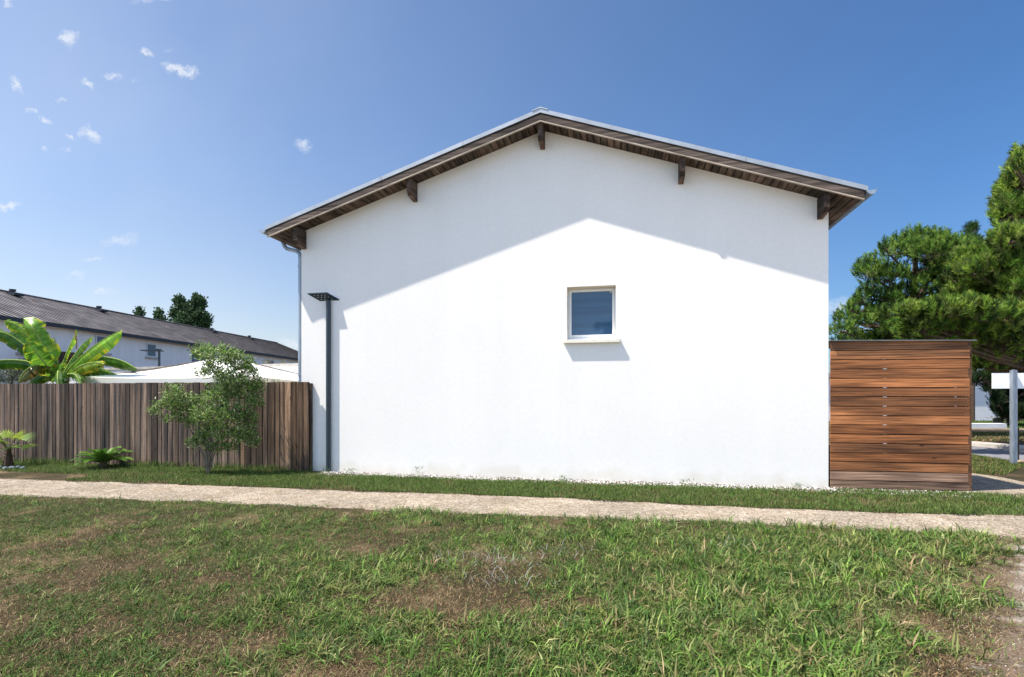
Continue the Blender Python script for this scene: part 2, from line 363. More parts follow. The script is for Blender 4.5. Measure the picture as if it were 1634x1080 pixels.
mb.poly([(WX0,0,WZ0),(WX0,0,WZ1),(WX0,rd,WZ1),(WX0,rd,WZ0)], (.98,.93,.85)); mb.poly([(WX1,0,WZ0),(WX1,rd,WZ0),(WX1,rd,WZ1),(WX1,0,WZ1)], (.98,.93,.85))
mb.poly([(WX0,0,WZ1),(WX1,0,WZ1),(WX1,rd,WZ1),(WX0,rd,WZ1)], (.96,.90,.80)); mb.poly([(WX0,0,WZ0),(WX0,rd,WZ0),(WX1,rd,WZ0),(WX1,0,WZ0)])
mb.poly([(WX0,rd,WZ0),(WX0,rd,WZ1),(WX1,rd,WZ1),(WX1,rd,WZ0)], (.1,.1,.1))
mb.poly([(LW,0,-.1),(LW,DEP,-.1),(LW,DEP,wt(LW)),(LW,0,wt(LW))]); mb.poly([(0,DEP,-.1),(0,0,-.1),(0,0,wt(0)),(0,DEP,wt(0))])
mb.poly([(LW,DEP,-.1),(0,DEP,-.1),(0,DEP,wt(0)),(AX,DEP,wt(AX)),(LW,DEP,wt(LW))])
mb.build('wall', M['render'], house)
# roof: covering, verge flashing, fascia, soffit boards
y0, y1 = -OUT, DEP+OUT
def slab(mb, xa, xb, dt, db, ya, yb, t=(1,1,1)):
    """sloped bar following the roof line between xa..xb; dt/db = depth of its top/bottom below the verge top"""
    mb.bar([(xa, top(xa)-db), (xb, top(xb)-db), (xb, top(xb)-dt), (xa, top(xa)-dt)], ya, yb, t)
mb = MB()
slab(mb, LX, AX, .02, .075, y0+.035, y1); slab(mb, AX, RX, .02, .075, y0+.035, y1)
roof = mb.build('roof', M['tile'], house)
mb = MB()
slab(mb, LX, AX, 0, .072, y0-.012, y0+.032); slab(mb, AX, RX, 0, .072, y0-.012, y0+.032)
mb.bar([(AX-.14, top(AX-.14)+.004), (AX, AZ+.004), (AX+.14, top(AX+.14)+.004), (AX+.14, top(AX+.14)+.02), (AX, AZ+.024), (AX-.14, top(AX-.14)+.02)], y0-.02, y0+.3)
for xx in (1.9, 3.5, 6.6, 8.3): slab(mb, xx, xx+.02, -.006, .074, y0-.016, y0+.03, (.9,.9,.9))
mb.build('flashing', M['zinc'], roof)
mb = MB()
for xa, xb in ((LX+.05, AX), (AX, RX-.05)):
    slab(mb, xa, xb, .076, .104, y0+.006, y0+.03, (.55,.55,.55)); slab(mb, xa, xb, .104, .196, y0-.004, y0+.03)
    slab(mb, xa, xb, .196, .206, y0+.01, y0+.03, (.4,.4,.4))  # dark recessed strip, a shadow line put into the colour
mb.build('fascia', M['verge'], roof)
mb = MB()
for xa, xb in ((LX+.05, AX), (AX, RX-.05)): slab(mb, xa, xb, .206, .226, y0-.008, y0+.03)
mb.build('verge_strip', M['cream'], roof).data.materials[0] = mat('pale_verge_strip', (.42,.35,.28), .7, noise=[((2,9,9),.7,1.2,3)])
mb = MB(); n = 0
for xa, xb in ((LX+.06, AX), (AX, RX-.06)):
    k = round((xb-xa)/.115); w = (xb-xa)/k
    for i in range(k):
        g = random.uniform(.7, 1.9); c = random.uniform(.92, 1.08)
        slab(mb, xa+i*w+.006, xa+(i+1)*w-.012, .195+random.uniform(0,.004), .214, y0+.032, y1-.03, (g*c, g, g*.97))
    slab(mb, xa, xb, .17, .19, y0+.032, y1-.03, (.12,.12,.12))  # near-black sheet above the boards, painted shade for their gaps
mb.build('soffit', M['soffit'], roof)
for x, w, t0 in ((.075,.085,.62), (2.455,.085,.36), (4.93,.085,.33), (7.34,.085,.33), (9.53,.085,.36)):
    mb = MB(); g = random.uniform(.55, .8)
    zt = min(top(x-w/2), top(x+w/2))-.214; zb = zt-(.33 if t0 < .6 else .36)
    xa, xb = x-w/2, x+w/2; yf = y0+.04
    prof = [(yf,zt),(yf,zb+.10),(yf+.06,zb+.03),(-.002,zb),(-.002,zt)]
    L0 = [(xa,y,z) for y,z in prof]; L1 = [(xb,y,z) for y,z in prof]
    mb.poly(L0, (g,g,g)); mb.poly(L1[::-1], (g*1.1,g*1.1,g*1.1))
    for i in range(5):
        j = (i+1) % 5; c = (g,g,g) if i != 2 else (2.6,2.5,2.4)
        mb.poly([L0[j], L0[i], L1[i], L1[j]], c)
    mb.build('bracket', M['soffit'], house)
# gutters: half round with end stop
def gutter(xc, zc, r, name='gutter', sg=1):
    mb = MB(); ya, yb = -OUT-.03, DEP+OUT; n = 10
    pr = [(xc+r*math.cos(math.pi+math.pi*k/n), zc+r*math.sin(math.pi+math.pi*k/n)) for k in range(n+1)]
    pi = [(xc+(r-.006)*math.cos(math.pi+math.pi*k/n), zc+(r-.006)*math.sin(math.pi+math.pi*k/n)) for k in range(n+1)]
    for i in range(n):
        mb.poly([(pr[i][0],ya,pr[i][1]),(pr[i+1][0],ya,pr[i+1][1]),(pr[i+1][0],yb,pr[i+1][1]),(pr[i][0],yb,pr[i][1])][::-1])
        mb.poly([(pi[i][0],ya,pi[i][1]),(pi[i+1][0],ya,pi[i+1][1]),(pi[i+1][0],yb,pi[i+1][1]),(pi[i][0],yb,pi[i][1])])
    mb.poly([(p[0],ya,p[1]) for p in pr]); mb.poly([(p[0],ya+.004,p[1]) for p in pr][::-1])
    mb.tube([(xc+sg*r,ya,zc+.004),(xc+sg*r,yb,zc+.004)], .009, 6)
    for q in range(6): mb.tube([(xc-sg*r*.2, .1+q*1.4, zc-r-.004),(xc+sg*r, .1+q*1.4, zc)], .006, 4)
    return mb.build(name, M['zincpipe'], house)
gutter(LX-.045, LZ-.07, .068, sg=-1); gutter(RX+.045, RZ-.07, .068, sg=1)
mb = MB()
ox, oz = -.44, LZ-.14
pth = [(ox-.08,.12,oz+.03),(ox-.06,.12,oz-.05),(ox-.03,.12,oz-.12),(ox+.03,.12,oz-.175),(ox+.12,.11,oz-.205),(ox+.24,.09,oz-.24),(ox+.32,.07,oz-.27),(ox+.37,.05,oz-.32),(ox+.385,.045,oz-.40),(ox+.385,.045,3.4),(ox+.385,.045,1.2),(ox+.385,.045,0)]
mb.tube(pth, .04, 14)
for z in (4.15, 1.93): mb.tube([(ox+.385,.045,z-.02),(ox+.385,.045,z+.02)], .048, 14); mb.box(ox+.385, 0.0, .03, .06, z-.01, z+.01)
mb.build('downpipe', M['zincpipe'], house, smooth=False)
# window
win = MB(); fy = .19
x0, x1, z0, z1 = WX0+.003, WX1-.003, WZ0+.045, WZ1-.003
def frame(mb, x0, x1, z0, z1, w, ya, yb, t=(1,1,1)):
    mb.box(x0, x0+w, ya, yb, z0, z1, t); mb.box(x1-w, x1, ya, yb, z0, z1, t)
    mb.box(x0+w, x1-w, ya, yb, z0, z0+w, t); mb.box(x0+w, x1-w, ya, yb, z1-w, z1, t)
frame(win, x0, x1, z0, z1, .026, fy, fy+.08); frame(win, x0+.026, x1-.026, z0+.026, z1-.026, .034, fy-.014, fy+.06)
win.box(x0, x1, fy-.03, fy+.08, z0-.04, z0-.002, (.97,.97,.97))
wn = win.build('window', M['pvc'], house)
mb = MB(); mb.box(x0+.061, x1-.061, fy+.02, fy+.04, z0+.061, z1-.061); mb.build('pane', M['glass'], wn)
mb = MB(); mb.box(x1-.105, x1-.07, fy+.012, fy+.019, z1-.085, z1-.07); mb.build('sticker', M['pvc'], wn)
mb = MB(); mb.hexa([(WX0-.06,-.074,WZ0-.06),(WX1+.075,-.074,WZ0-.06),(WX1+.075,-.001,WZ0-.06),(WX0-.06,-.001,WZ0-.06),(WX0-.06,-.074,WZ0-.006),(WX1+.075,-.074,WZ0-.006),(WX1+.075,-.001,WZ0+.004),(WX0-.06,-.001,WZ0+.004)])
mb.box(WX0+.002, WX1-.002, 0, fy-.03, WZ0-.03, WZ0+.004)
mb.build('sill', M['cream'], wn)

# ------------------------------------------------------------------ wooden fence against the house
FX1 = .26; FL = 13.0; FO = .14
fence = thing('fence', PL+U*(FX1-FL)-V*FO, -TH, 'tall weathered grey brown board fence running up to the white house', 'fence')
mb = MB(); x = 0; i = 0
while x < FL-.01:
    w = random.choice((.105,.12,.135,.15,.16)); w = min(w, FL-x)
    if FL-(x+w) < .06: w = FL-x
    g = random.choice((.42,.6,.75,.9,1.05,1.2,1.35)); tr = x/FL
    warm = random.uniform(0, .25)+(.55*max(0, (tr-.86)/.14))
    t = (g*(1+.28*warm), g*(1-.02*warm), g*(1-.42*warm))
    le = random.uniform(-.004,.004); h = 1.785+random.uniform(-.006,.006); d = random.uniform(0,.008)
    a, b = x+.005, x+w-.008
    # rounded board face: three facets
    pf = [(a,d+.004),(a+.012,d),(b-.012,d),(b,d+.004),(b,d+.024),(a,d+.024)]
    n = len(mb.v); mb.v += [(px+le*0, py, .0) for px, py in pf] + [(px+le, py, h) for px, py in pf]
    mb.f += [[n+j for j in range(6)][::-1], [n+6+j for j in range(6)]] + [[n+j, n+(j+1)%6, n+6+(j+1)%6, n+6+j] for j in range(6)]; mb.t += [t]*8
    x += w
mb.build('board_panel', M['fence'], fence)
mb = MB()
for z in (.35, 1.45): mb.box(0, FL-.01, .034, .07, z, z+.07, (.7,.7,.7))
mb.box(0, FL-.004, .0345, .038, .02, 1.77, (.04,.04,.04))  # no rail: near-black sheet painted as shade in the gaps between boards
mb.build('rail', M['fence'], fence)
for k in range(6):
    mb = MB(); px = FL-.075-k*2.2; mb.box(px, px+.07, .0715, .138, 0, 1.76, (.8,.75,.7)); mb.build('post', M['fence'], fence)

# ------------------------------------------------------------------ slatted shed
SA = R(9.3); s0 = Vector((5.215, 8.615, 0)); SWD = 2.05
shed = thing('shed', s0, -SA, 'red brown horizontal slat wooden store with flat metal roof at the house corner', 'shed')
mb = MB(); n = 16; zt0, pit = 2.40, .1508
def slats(mb, along, off, length):
    for i in range(n):
        z1_ = zt0-.012-i*pit; z0_ = z1_-pit+.012+random.uniform(-.002,.002)
        if i == n-1: z0_ = .01
        g = random.uniform(.62, 1.4); k = random.uniform(0,1)
        t = (g, g*(1-.12*k), g*(1-.25*k))
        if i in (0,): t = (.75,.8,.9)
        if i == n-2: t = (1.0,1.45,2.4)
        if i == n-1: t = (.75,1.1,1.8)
        d = random.uniform(0,.004)
        if along == 'x': mb.box(off[0], off[0]+length, d, .022, z0_, z1_, t)
        else: mb.box(off[0]-.022, off[0]-d, off[1], off[1]+length, z0_, z1_, t)
slats(mb, 'x', (0,0), SWD-.03)
for xa, xb in ((.03,.80),(.86,1.83),(1.87,SWD-.06)): mb.box(xa, xb, .045, .055, .02, 2.36, (.05,.06,.08))  # near-black backing strips, added as painted shade between the slats
mb.build('slat_panel', M['cedar'], shed)
mb = MB(); slats(mb, 'y', (SWD,.05), 1.3); mb.build('side_panel', M['cedar'], shed)
for xx, yy in ((SWD-.052,-.002),(SWD-.075,1.3),(.02,1.3),(.03,.03),(1.0,.03)):
    mb = MB(); mb.box(xx+.001, xx+.05, yy+.004 if yy<0 else yy, yy+.05, 0, 2.36, (.4,.45,.55)); mb.build('post', M['cedar'], shed)
mb = MB(); mb.hexa([(-.02,-.05,2.405),(SWD+.04,-.05,2.372),(SWD+.04,1.4,2.372),(-.02,1.4,2.405),(-.02,-.05,2.415),(SWD+.04,-.05,2.382),(SWD+.04,1.4,2.382),(-.02,1.4,2.415)], (.6,.62,.58))
mb.box(-.01, SWD*.5, -.052, -.0505, 2.37, 2.40, (.3,.3,.3)) if False else None
mb.build('roof', M['zinc'], shed)

# ------------------------------------------------------------------ street lamps
def lamp(loc, rz, label, H=3.40, outl=.24):
    o = thing('street_lamp', loc, rz, label, 'street lamp', 'navy street lamps')
    mb = MB(); mb.tube([(0,0,0),(0,0,H-.03)], .046, 20); mb.tube([(0,0,H-.03),(0,0,H)], .042, 16); mb.build('pole', M['lamp'], o, smooth=False)
    mb = MB(); mb.tube([(0,0,0),(0,0,.012)], .046*1.01, 16); mb.build('base_collar', M['lamp'], o)
    return o, H
lp = PL+U*.63-V*.047
lamp1, H = lamp((lp.x, lp.y, 0), -TH, 'slim navy street lamp standing against the white house wall')
mb = MB()
# flat square head, tipped up towards the open side
c = [(-.21,.040,3.405),(.22,.040,3.405),(.04,-.11,3.525),(-.39,-.11,3.525)]
t_ = .018
mb.hexa([Vector(p) for p in (c[0],c[1],c[2],c[3])]+[Vector(p)+Vector((0,0,t_)) for p in (c[0],c[1],c[2],c[3])])
hd = mb.build('lamp_head', M['lamp'], lamp1)
mb = MB()
for i in range(4):
    for j in range(3):
        a, b = .22+.18*i, .22+.28*j
        p = (Vector(c[0])*(1-a)+Vector(c[1])*a)*(1-b)+(Vector(c[3])*(1-a)+Vector(c[2])*a)*b
        if abs(p.x) < .06 and p.y > -.02: continue
        mb = MB(); mb.blob(p-Vector((0,0,.002)), (.012,.012,.006), (1,1,1), 0, 8, 4); mb.build('lens', M['led'], hd)
q = pt(254, 632, 22.0)
lamp2, H = lamp((q.x, q.y, 0), R(14), 'navy street lamp with flat side arm head behind the board fence near the parasol', H=3.38)
mb = MB(); mb.box(-.62,.10,-.25,.25,3.38,3.41); mb.box(-.12,.07,-.05,.05,3.40,3.47); mb.build('lamp_head', M['lamp'], lamp2)

# ------------------------------------------------------------------ long terrace building on the left
TA = R(84.8); td = Vector((math.cos(TA), math.sin(TA), 0)); tn = Vector((-math.sin(TA), math.cos(TA), 0))
t0 = Vector((-22.2, 22.8, 0))-td*11.0; TL = 42.4
ter = thing('terrace_building', t0, TA, 'long two storey white terrace with a ribbed grey brown roof far left', 'building')
def tp(px, py, off=.35):
    r = (px-CX)/F; a = t0+tn*off
    # a + s*td ; X = r*Y
    s = (r*a.y-a.x)/(td.x-r*td.y); Y = a.y+s*td.y
    return s, EYE+(HY-py)/F*Y
mb = MB(); mb.box(0, TL-.3, .35, 9.65, -.1, 4.98); mb.poly([(TL-.3,.35,4.98),(TL-.3,9.65,4.98),(TL-.3,5,6.85)]); mb.poly([(0,.35,4.98),(0,5,6.85),(0,9.65,4.98)])
mb.build('wall', M['terrace'], ter)
mb = MB(); s = 0; st = .30
while s < TL-.01:
    g = random.uniform(.8, 1.2)
    for (ya, za, yb, zb) in ((0,5.0,5,7.0),(10,5.0,5,7.0)):
        mb.poly([(s,ya,za+.035),(s+st,ya,za),(s+st,yb,zb),(s,yb,zb+.035)], (g,g,g)); mb.poly([(s+st,ya,za),(s+st,ya,za+.035),(s+st,yb,zb+.035),(s+st,yb,zb)], (.15,.15,.15))
        mb.poly([(s+st-.05,ya,za+.006),(s+st,ya,za+.006),(s+st,yb,zb+.006),(s+st-.05,yb,zb+.006)], (.18,.18,.18))
    s += st
roof2 = mb.build('roof', M['tile'], ter)
mb = MB(); mb.tube([(0,5,7.03),(TL,5,7.03)], .07, 8, (.5,.5,.5)); mb.build('ridge', M['tile'], roof2)
mb = MB(); mb.box(0, TL, -.07, .06, 4.83, 5.0); mb.box(0, TL, .06, .35, 4.92, 4.96, (1.5,1.5,1.5)); mb.build('gutter', M['gutter'], ter)
for px, py in ((20,466),(158,493),(338,530),(398,540)):
    r = (px-CX)/F; a = t0+tn*4.6; s = (r*a.y-a.x)/(td.x-r*td.y)
    mb = MB(); mb.tube([(s,4.6,6.75),(s,4.6,7.08)], .09, 10); mb.tube([(s,4.6,7.04),(s,4.6,7.14)], .15, 10); mb.box(s-.25,s+.25,4.2,4.7,6.80,6.93); mb.build('roof_vent', M['gutter'], roof2)
for (xa, ya, xb, yb, kd) in ((28,517,66,562,'open'),(152,534,173,562,'shut'),(233,547,249,569,'open'),(306,556,324,590,'blue'),(427,573,437,586,'shut'),(464,578,472,592,'shut')):
    sa, zt = tp(xa, ya); sb, _ = tp(xb, ya); _, zb = tp(xa, yb)
    mb = MB(); w = .06
    mb.box(sa, sb, .33, .36, zb, zt, (1,1,1)); 
    wd = mb.build('window', M['darkglass'] if kd == 'open' else M['shutter'], ter)
    mb = MB(); frame(mb, sa, sb, zb, zt, .07, .31, .345, (.8,.8,.85)); mb.build('frame', M['pvc'] if kd != 'blue' else M['shutter'], wd)
    if kd != 'blue': mb = MB(); mb.box(sa-.1, sb+.1, .22, .35, zb-.1, zb-.003); mb.build('sill', M['concrete'], wd)
    if kd == 'open' and xa < 100:
        for q0 in (sa-.02, sb-.45): mb = MB(); mb.box(q0, q0+.47, .25, .30, zb, zt); mb.build('shutter', M['shutter'], wd)
s1, z1_ = tp(20, 562); s2, _ = tp(98, 566)
mb = MB()
for k in range(22): mb.box(s1+(s2-s1)*k/22, s1+(s2-s1)*(k+.8)/22, -.9, -.85, 2.6, 3.6, (.55,.5,.5))
mb.box(s1, s2, -.9, .34, 2.5, 2.62, (.5,.5,.5)); mb.build('balcony', M['fence'], ter)

# low annex with a flat roof, between terrace and fence
an = thing('annex', (0,0,0), 0, 'low white flat roofed extension behind the fence below the terrace', 'building')
A = pt(120, 632, 19); B = pt(322, 632, 17.2); dv = (B-A).normalized(); ang = math.atan2(dv.y, dv.x)
an.location = (A.x, A.y, 0); an.rotation_euler = (0,0,ang); ln = (B-A).length
mb = MB(); mb.box(0, ln+6, 0, 3.5, -.1, 2.42); mb.build('wall', M['terrace'], an)
mb = MB(); mb.box(-.06, ln+6.06, -.06, 3.56, 2.42, 2.50); mb.build('coping', M['concrete'], an)
A = pt(60, 632, 15.2); B = pt(300, 632, 14.2)
lw = thing('garden_wall', (A.x, A.y, 0), math.atan2(B.y-A.y, B.x-A.x), 'plain white garden wall just behind the banana plant', 'wall')
mb = MB(); mb.box(0, (B-A).length, 0, .2, 0, 2.16); mb.build('wall', M['whitewall'], lw)

# ------------------------------------------------------------------ big white parasol behind the fence
pc = pt(362, 632, 14.6); par = thing('parasol', (pc.x, pc.y, 0), R(-8), 'big white square canvas parasol showing over the board fence', 'parasol')
mb = MB(); hw = 2.2; ze, zp = 1.97, 2.64
co = [(-hw,-hw),(hw,-hw),(hw,hw),(-hw,hw)]; n = 8
for i in range(4):
    a, b = Vector((*co[i], ze)), Vector((*co[(i+1)%4], ze)); p = Vector((0,0,zp))
    for k in range(n):
        for r in range(n):
            def g(u_, v_):
                e = a.lerp(b, u_); q = e.lerp(p, v_); q.z -= .10*math.sin(math.pi*u_)*(1-v_)*.5+.10*math.sin(math.pi*v_); return q
            mb.poly([g(k/n,r/n), g((k+1)/n,r/n), g((k+1)/n,(r+1)/n), g(k/n,(r+1)/n)])
    for k in range(n):
        e0 = a.lerp(b,k/n); e1 = a.lerp(b,(k+1)/n); d0 = .05*math.sin(math.pi*k/n); d1 = .05*math.sin(math.pi*(k+1)/n)
        mb.poly([e0-Vector((0,0,d0+.17)), e1-Vector((0,0,d1+.17)), e1-Vector((0,0,d1)), e0-Vector((0,0,d0))], (.97,.93,.86))
mb.build('canopy', M['canvas'], par, smooth=False)
mb = MB(); mb.tube([(0,0,0),(0,0,zp)], .035, 12); mb.build('pole', M['log'], par)
for x_, y_ in co:
    mb = MB(); mb.tube([(x_*.97,y_*.97,ze-.05),(0,0,zp-.06)], .015, 6); mb.build('rib', M['log'], par)

# ------------------------------------------------------------------ foliage helpers
def unit(n):
    v = rng.normal(size=(n,3)); return v/np.linalg.norm(v, axis=1, keepdims=True)
def leaf_mesh(name, P, D, length, width, tone, m, parent):
    """one bent diamond leaf per point: P base, D direction (unit), arrays"""
    n = len(P); S = np.cross(D, unit(n)); S /= np.linalg.norm(S, axis=1, keepdims=True)+1e-9
    L_ = length[:,None]; W_ = width[:,None]
    V4 = np.stack([P, P+D*L_*.5+S*W_*.5, P+D*L_, P+D*L_*.5-S*W_*.5], 1).reshape(-1,3)
    F4 = np.arange(4*n).reshape(n,4)
    return np_obj(name, V4, F4, tone, m, parent)
def mixtone(n, cols, jit=.2):
    c = np.array(cols)[rng.integers(0, len(cols), n)]; return c*(1+rng.uniform(-jit, jit, (n,1)))*(1+rng.uniform(-.06,.06,(n,3)))

def pine(name, base, clumps, Zc, label, nsh, trunk_px, shoot=.30, needle=.12, nn=22, tones=None, seed=1, group='pine trees beyond the shed', limbw=.07, zj=1.0):
    """clumps: (px, py, rx, ry) seen at depth Zc; trunk_px: list of (px, py) down the trunk"""
    global rng; rng = np.random.default_rng(seed); random.seed(seed)
    o = thing(name, base, 0, label, 'tree', group); bx = Vector(base)
    tones = tones or [(.030,.062,.018),(.045,.090,.024),(.065,.115,.030),(.022,.045,.016)]
    cs = []; area = []; more = []
    for c in clumps:
        for q in range(3):
            a_ = random.uniform(-.4, 3.5); more.append((c[0]+math.cos(a_)*c[2]*.85, c[1]-math.sin(a_)*c[3]*.85, c[2]*random.uniform(.22,.42), c[3]*random.uniform(.3,.55))+tuple(c[4:]))
    clumps = list(clumps)+more
    for c in clumps:
        px, py, rx, ry = c[:4]; dz = c[4] if len(c) > 4 else random.uniform(-1,1)*zj
        Z = Zc+dz; k = Z/F; cs.append((pt(px,py,Z), rx*k*1.15, (rx+ry)*.5*k, ry*k*1.15)); area.append(rx*ry)
    area = np.array(area, float); cnt = np.maximum(12, (nsh*area/area.sum()).astype(int))
    P = []; D = []
    mb = MB()
    tr = [pt(px,py,Zc)-bx for px,py in trunk_px]
    mb.tube([Vector((tr[-1].x,tr[-1].y,0))]+tr[::-1], [.17]+[max(.03,.16-.12*i/len(tr)) for i in range(len(tr))], 9)
    for (cc, ra, rb, rc), n in zip(cs, cnt):
        u_ = unit(n); r_ = rng.uniform(.35,1.03,(n,1))**.6
        u_[:,2] = np.where(rng.random(n) < .35, u_[:,2], np.abs(u_[:,2])*.9-.15)
        p = np.array(cc-bx)+u_*r_*np.array([ra,rb,rc]); P.append(p)
        d = u_*.5+np.array([0,0,1.0])*(1+1.2*(u_[:,2:3]>.25))+rng.normal(size=(n,3))*.22; D.append(d/np.linalg.norm(d,axis=1,keepdims=True))
        c0 = cc-bx; anchor = min(tr+[Vector((tr[-1].x,tr[-1].y,max(.5,c0.z-1)))], key=lambda q: (q-c0).length+max(0,q.z-c0.z)*2)
        midp = anchor.lerp(c0,.5)+Vector((0,0,-.1)); mb.tube([anchor, midp, c0], [limbw,limbw*.7,limbw*.35], 5)
        for q in p[::7]: 
            q = Vector(q); mb.tube([c0.lerp(q,.0), c0.lerp(q,.55)+Vector((0,0,-.06)), q], [limbw*.3,limbw*.2,.008], 4, cap=False)
    mb.build('trunk', M['bark'], o)
    P = np.concatenate(P); D = np.concatenate(D); n = len(P)
    tn_ = mixtone(n, tones, .35)
    sl = rng.uniform(.6,1.15,n)*shoot
    # needles
    R0 = np.cross(D, unit(n)); R0 /= np.linalg.norm(R0,axis=1,keepdims=True)
    R1 = np.cross(D, R0)
    t = rng.uniform(0,1,(n,nn)); an = rng.uniform(0,2*np.pi,(n,nn))
    rad = R0[:,None,:]*np.cos(an)[...,None]+R1[:,None,:]*np.sin(an)[...,None]
    B = P[:,None,:]+D[:,None,:]*(t*sl[:,None])[...,None]
    spread = (1.0-.5*t)[...,None]
    nd = D[:,None,:]*.75+rad*spread; nd /= np.linalg.norm(nd,axis=2,keepdims=True)
    side = np.cross(nd, rng.normal(size=nd.shape)); side /= np.linalg.norm(side,axis=2,keepdims=True)
    nl = needle*rng.uniform(.75,1.15,(n,nn,1)); w = needle*.06*rng.uniform(.9,1.7,(n,nn,1))
    V3 = np.stack([B-side*w, B+side*w, B+nd*nl], 2).reshape(-1,3); F3 = np.arange(len(V3)).reshape(-1,3)
    np_obj('crown', V3, F3, np.repeat(tn_,nn,0), M['needle'], o)
    return o

# ------------------------------------------------------------------ trees on the right
pine('pine_tree', (15.3,20,0), [(1470,392,38,22),(1436,405,28,26),(1503,408,40,26),(1388,440,20,22),(1420,447,26,22),(1500,447,32,34),(1397,478,28,16),
     (1372,497,18,14),(1350,512,16,12),(1345,528,18,8),(1440,503,45,14),(1395,520,38,16),(1440,535,45,12),(1530,430,30,40),(1478,490,20,22),(1420,485,16,12),
     (1540,480,40,40),(1560,430,30,35),(1500,545,60,20),(1560,560,60,30),(1360,545,24,12),(1400,552,40,14),(1450,555,45,14),(1500,520,40,20),(1475,460,16,16),(1440,470,14,14)], 20,
     'rounded dark green pine just right of the house, above the shed roof', 6800, [(1461,400),(1460,440),(1459,480),(1458,530)], shoot=.27, needle=.125, nn=28, seed=3,
     tones=[(.075,.155,.026),(.125,.225,.038),(.20,.31,.058),(.024,.050,.012)])
pine('pine_tree', (15.6,15,0), [(1628,262,9,20),(1626,300,20,30),(1616,345,20,26),(1612,388,26,24),(1590,432,38,24,-.3),(1556,440,34,22,.3),(1545,418,24,16,.8),(1612,455,40,30),
     (1560,475,40,22,.8),(1490,505,42,16,-1.5),(1545,503,42,17,-1.6),(1600,512,40,20,-1.4),(1640,470,30,40),(1470,528,28,14,-1.3),(1520,532,50,18,-1),(1585,545,55,24,-.8),(1630,560,40,30),
     (1600,578,40,16,0),(1660,330,50,80),(1680,450,60,80),(1690,560,60,50),(1640,600,30,14,.5),(1578,588,20,9,.3),(1560,565,30,16,1.5),(1600,560,50,24,2),(1625,590,36,18,1.5)], 15,
     'tall bright green pine at the right edge with a long low branch over the shed', 10500, [(1668,240),(1672,380),(1676,500),(1680,600)], shoot=.26, needle=.15, nn=30, seed=5, limbw=.06,
     tones=[(.105,.195,.028),(.175,.275,.040),(.25,.345,.060),(.034,.070,.016),(.13,.17,.045)])
pine('pine_tree', (26.5,31,0), [(1550,372,7,12),(1550,395,16,14),(1548,420,26,18),(1550,450,34,20),(1550,490,40,24)], 31,
     'small pointed pine top peeking between the two larger pines', 2000, [(1550,380),(1550,500)], shoot=.4, needle=.16, nn=22, seed=8)
pine('pine_tree', (25.5,26,0), [(1612,640,22,18),(1640,630,28,26),(1615,665,18,10),(1600,655,10,16),(1655,660,28,14),(1625,612,34,14),(1570,610,18,9),(1590,622,14,12)], 26,
     'low dark bushy pine with reddish trunk behind the white sign', 3600, [(1614,640),(1613,665),(1612,676)], shoot=.34, needle=.15, nn=22, seed=9, limbw=.05,
     tones=[(.020,.040,.016),(.030,.055,.020),(.014,.028,.012)])

# the pine behind the photographer that the window mirrors
src_ = [o for o in C.objects if o.name == 'pine_tree'][0]
bk = src_.copy(); C.objects.link(bk); bk.location = (-4.3, -25, 0); bk.rotation_euler = (0, 0, R(130)); bk['label'] = 'pine standing across the lawn that shows only as a reflection in the window'
del bk['group']
for ch in list(src_.children): c_ = ch.copy(); C.objects.link(c_); c_.parent = bk
# ------------------------------------------------------------------ poplars far behind the terrace
def leafy(name, base, clumps, Zc, label, cat, group, n, lsz, tones, trunk, m='leafa', seed=2, up=.2, tw=None, wr=.5):
    global rng; rng = np.random.default_rng(seed); random.seed(seed)
    o = thing(name, base, 0, label, cat, group); bx = Vector(base); k0 = Zc/F
    P = []; D = []; area = np.array([c[2]*c[3] for c in clumps], float); cnt = (n*area/area.sum()).astype(int)
    mb = MB()
    for pl, rr in trunk: mb.tube([pt(px,py,Zc)-bx if py else Vector((0,0,0)) for px,py in pl], rr, 7)
    for (px,py,rx,ry,*dz), q in zip(clumps, cnt):
        Z = Zc+(dz[0] if dz else random.uniform(-.5,.5)*rx*k0); c = pt(px,py,Z)-bx
        nt_ = max(4, q//9); u_ = unit(nt_); r_ = rng.uniform(.15,1,(nt_,1))**.45
        tip = np.array(c)+u_*r_*np.array([rx*k0,rx*k0*.9,ry*k0])
        root = tip-(u_*.6+np.array([0,0,.5]))*np.array([rx*k0,rx*k0,ry*k0])*.45
        j = rng.integers(0,nt_,q); f = rng.uniform(.1,1.08,(q,1))
        P.append(root[j]+(tip-root)[j]*f+rng.normal(size=(q,3))*lsz*.5)
        d = (tip-root)[j]; d /= np.linalg.norm(d,axis=1,keepdims=True); d = d*.6+unit(q)*.9+np.array([0,0,up]); D.append(d/np.linalg.norm(d,axis=1,keepdims=True))
        if tw:
            an_ = min([pt(px,py,Zc)-bx for pl,_ in trunk for px,py in pl[1:]], key=lambda q_: (q_-c).length); mb.tube([an_, an_.lerp(c,.5)+Vector((.02,0,-.02)), c], [.007,.006,.004], 5)
            for a, b in zip(root[::2], tip[::2]): mb.tube([Vector(c).lerp(Vector(a),.7), Vector(a), Vector(b)], [tw,tw*.7,tw*.3], 4, cap=False)
    mb.build('trunk' if cat == 'tree' else 'stem', M['bark'] if cat == 'tree' else M['stem'], o)
    P = np.concatenate(P); D = np.concatenate(D); q = len(P)
    leaf_mesh('crown' if cat == 'tree' else 'foliage', P, D, rng.uniform(.7,1.25,q)*lsz, rng.uniform(.7,1.2,q)*lsz*wr, mixtone(q, tones, .22), M[m], o)
    return o
pop = [(.030,.062,.028),(.048,.092,.038),(.07,.12,.05)]
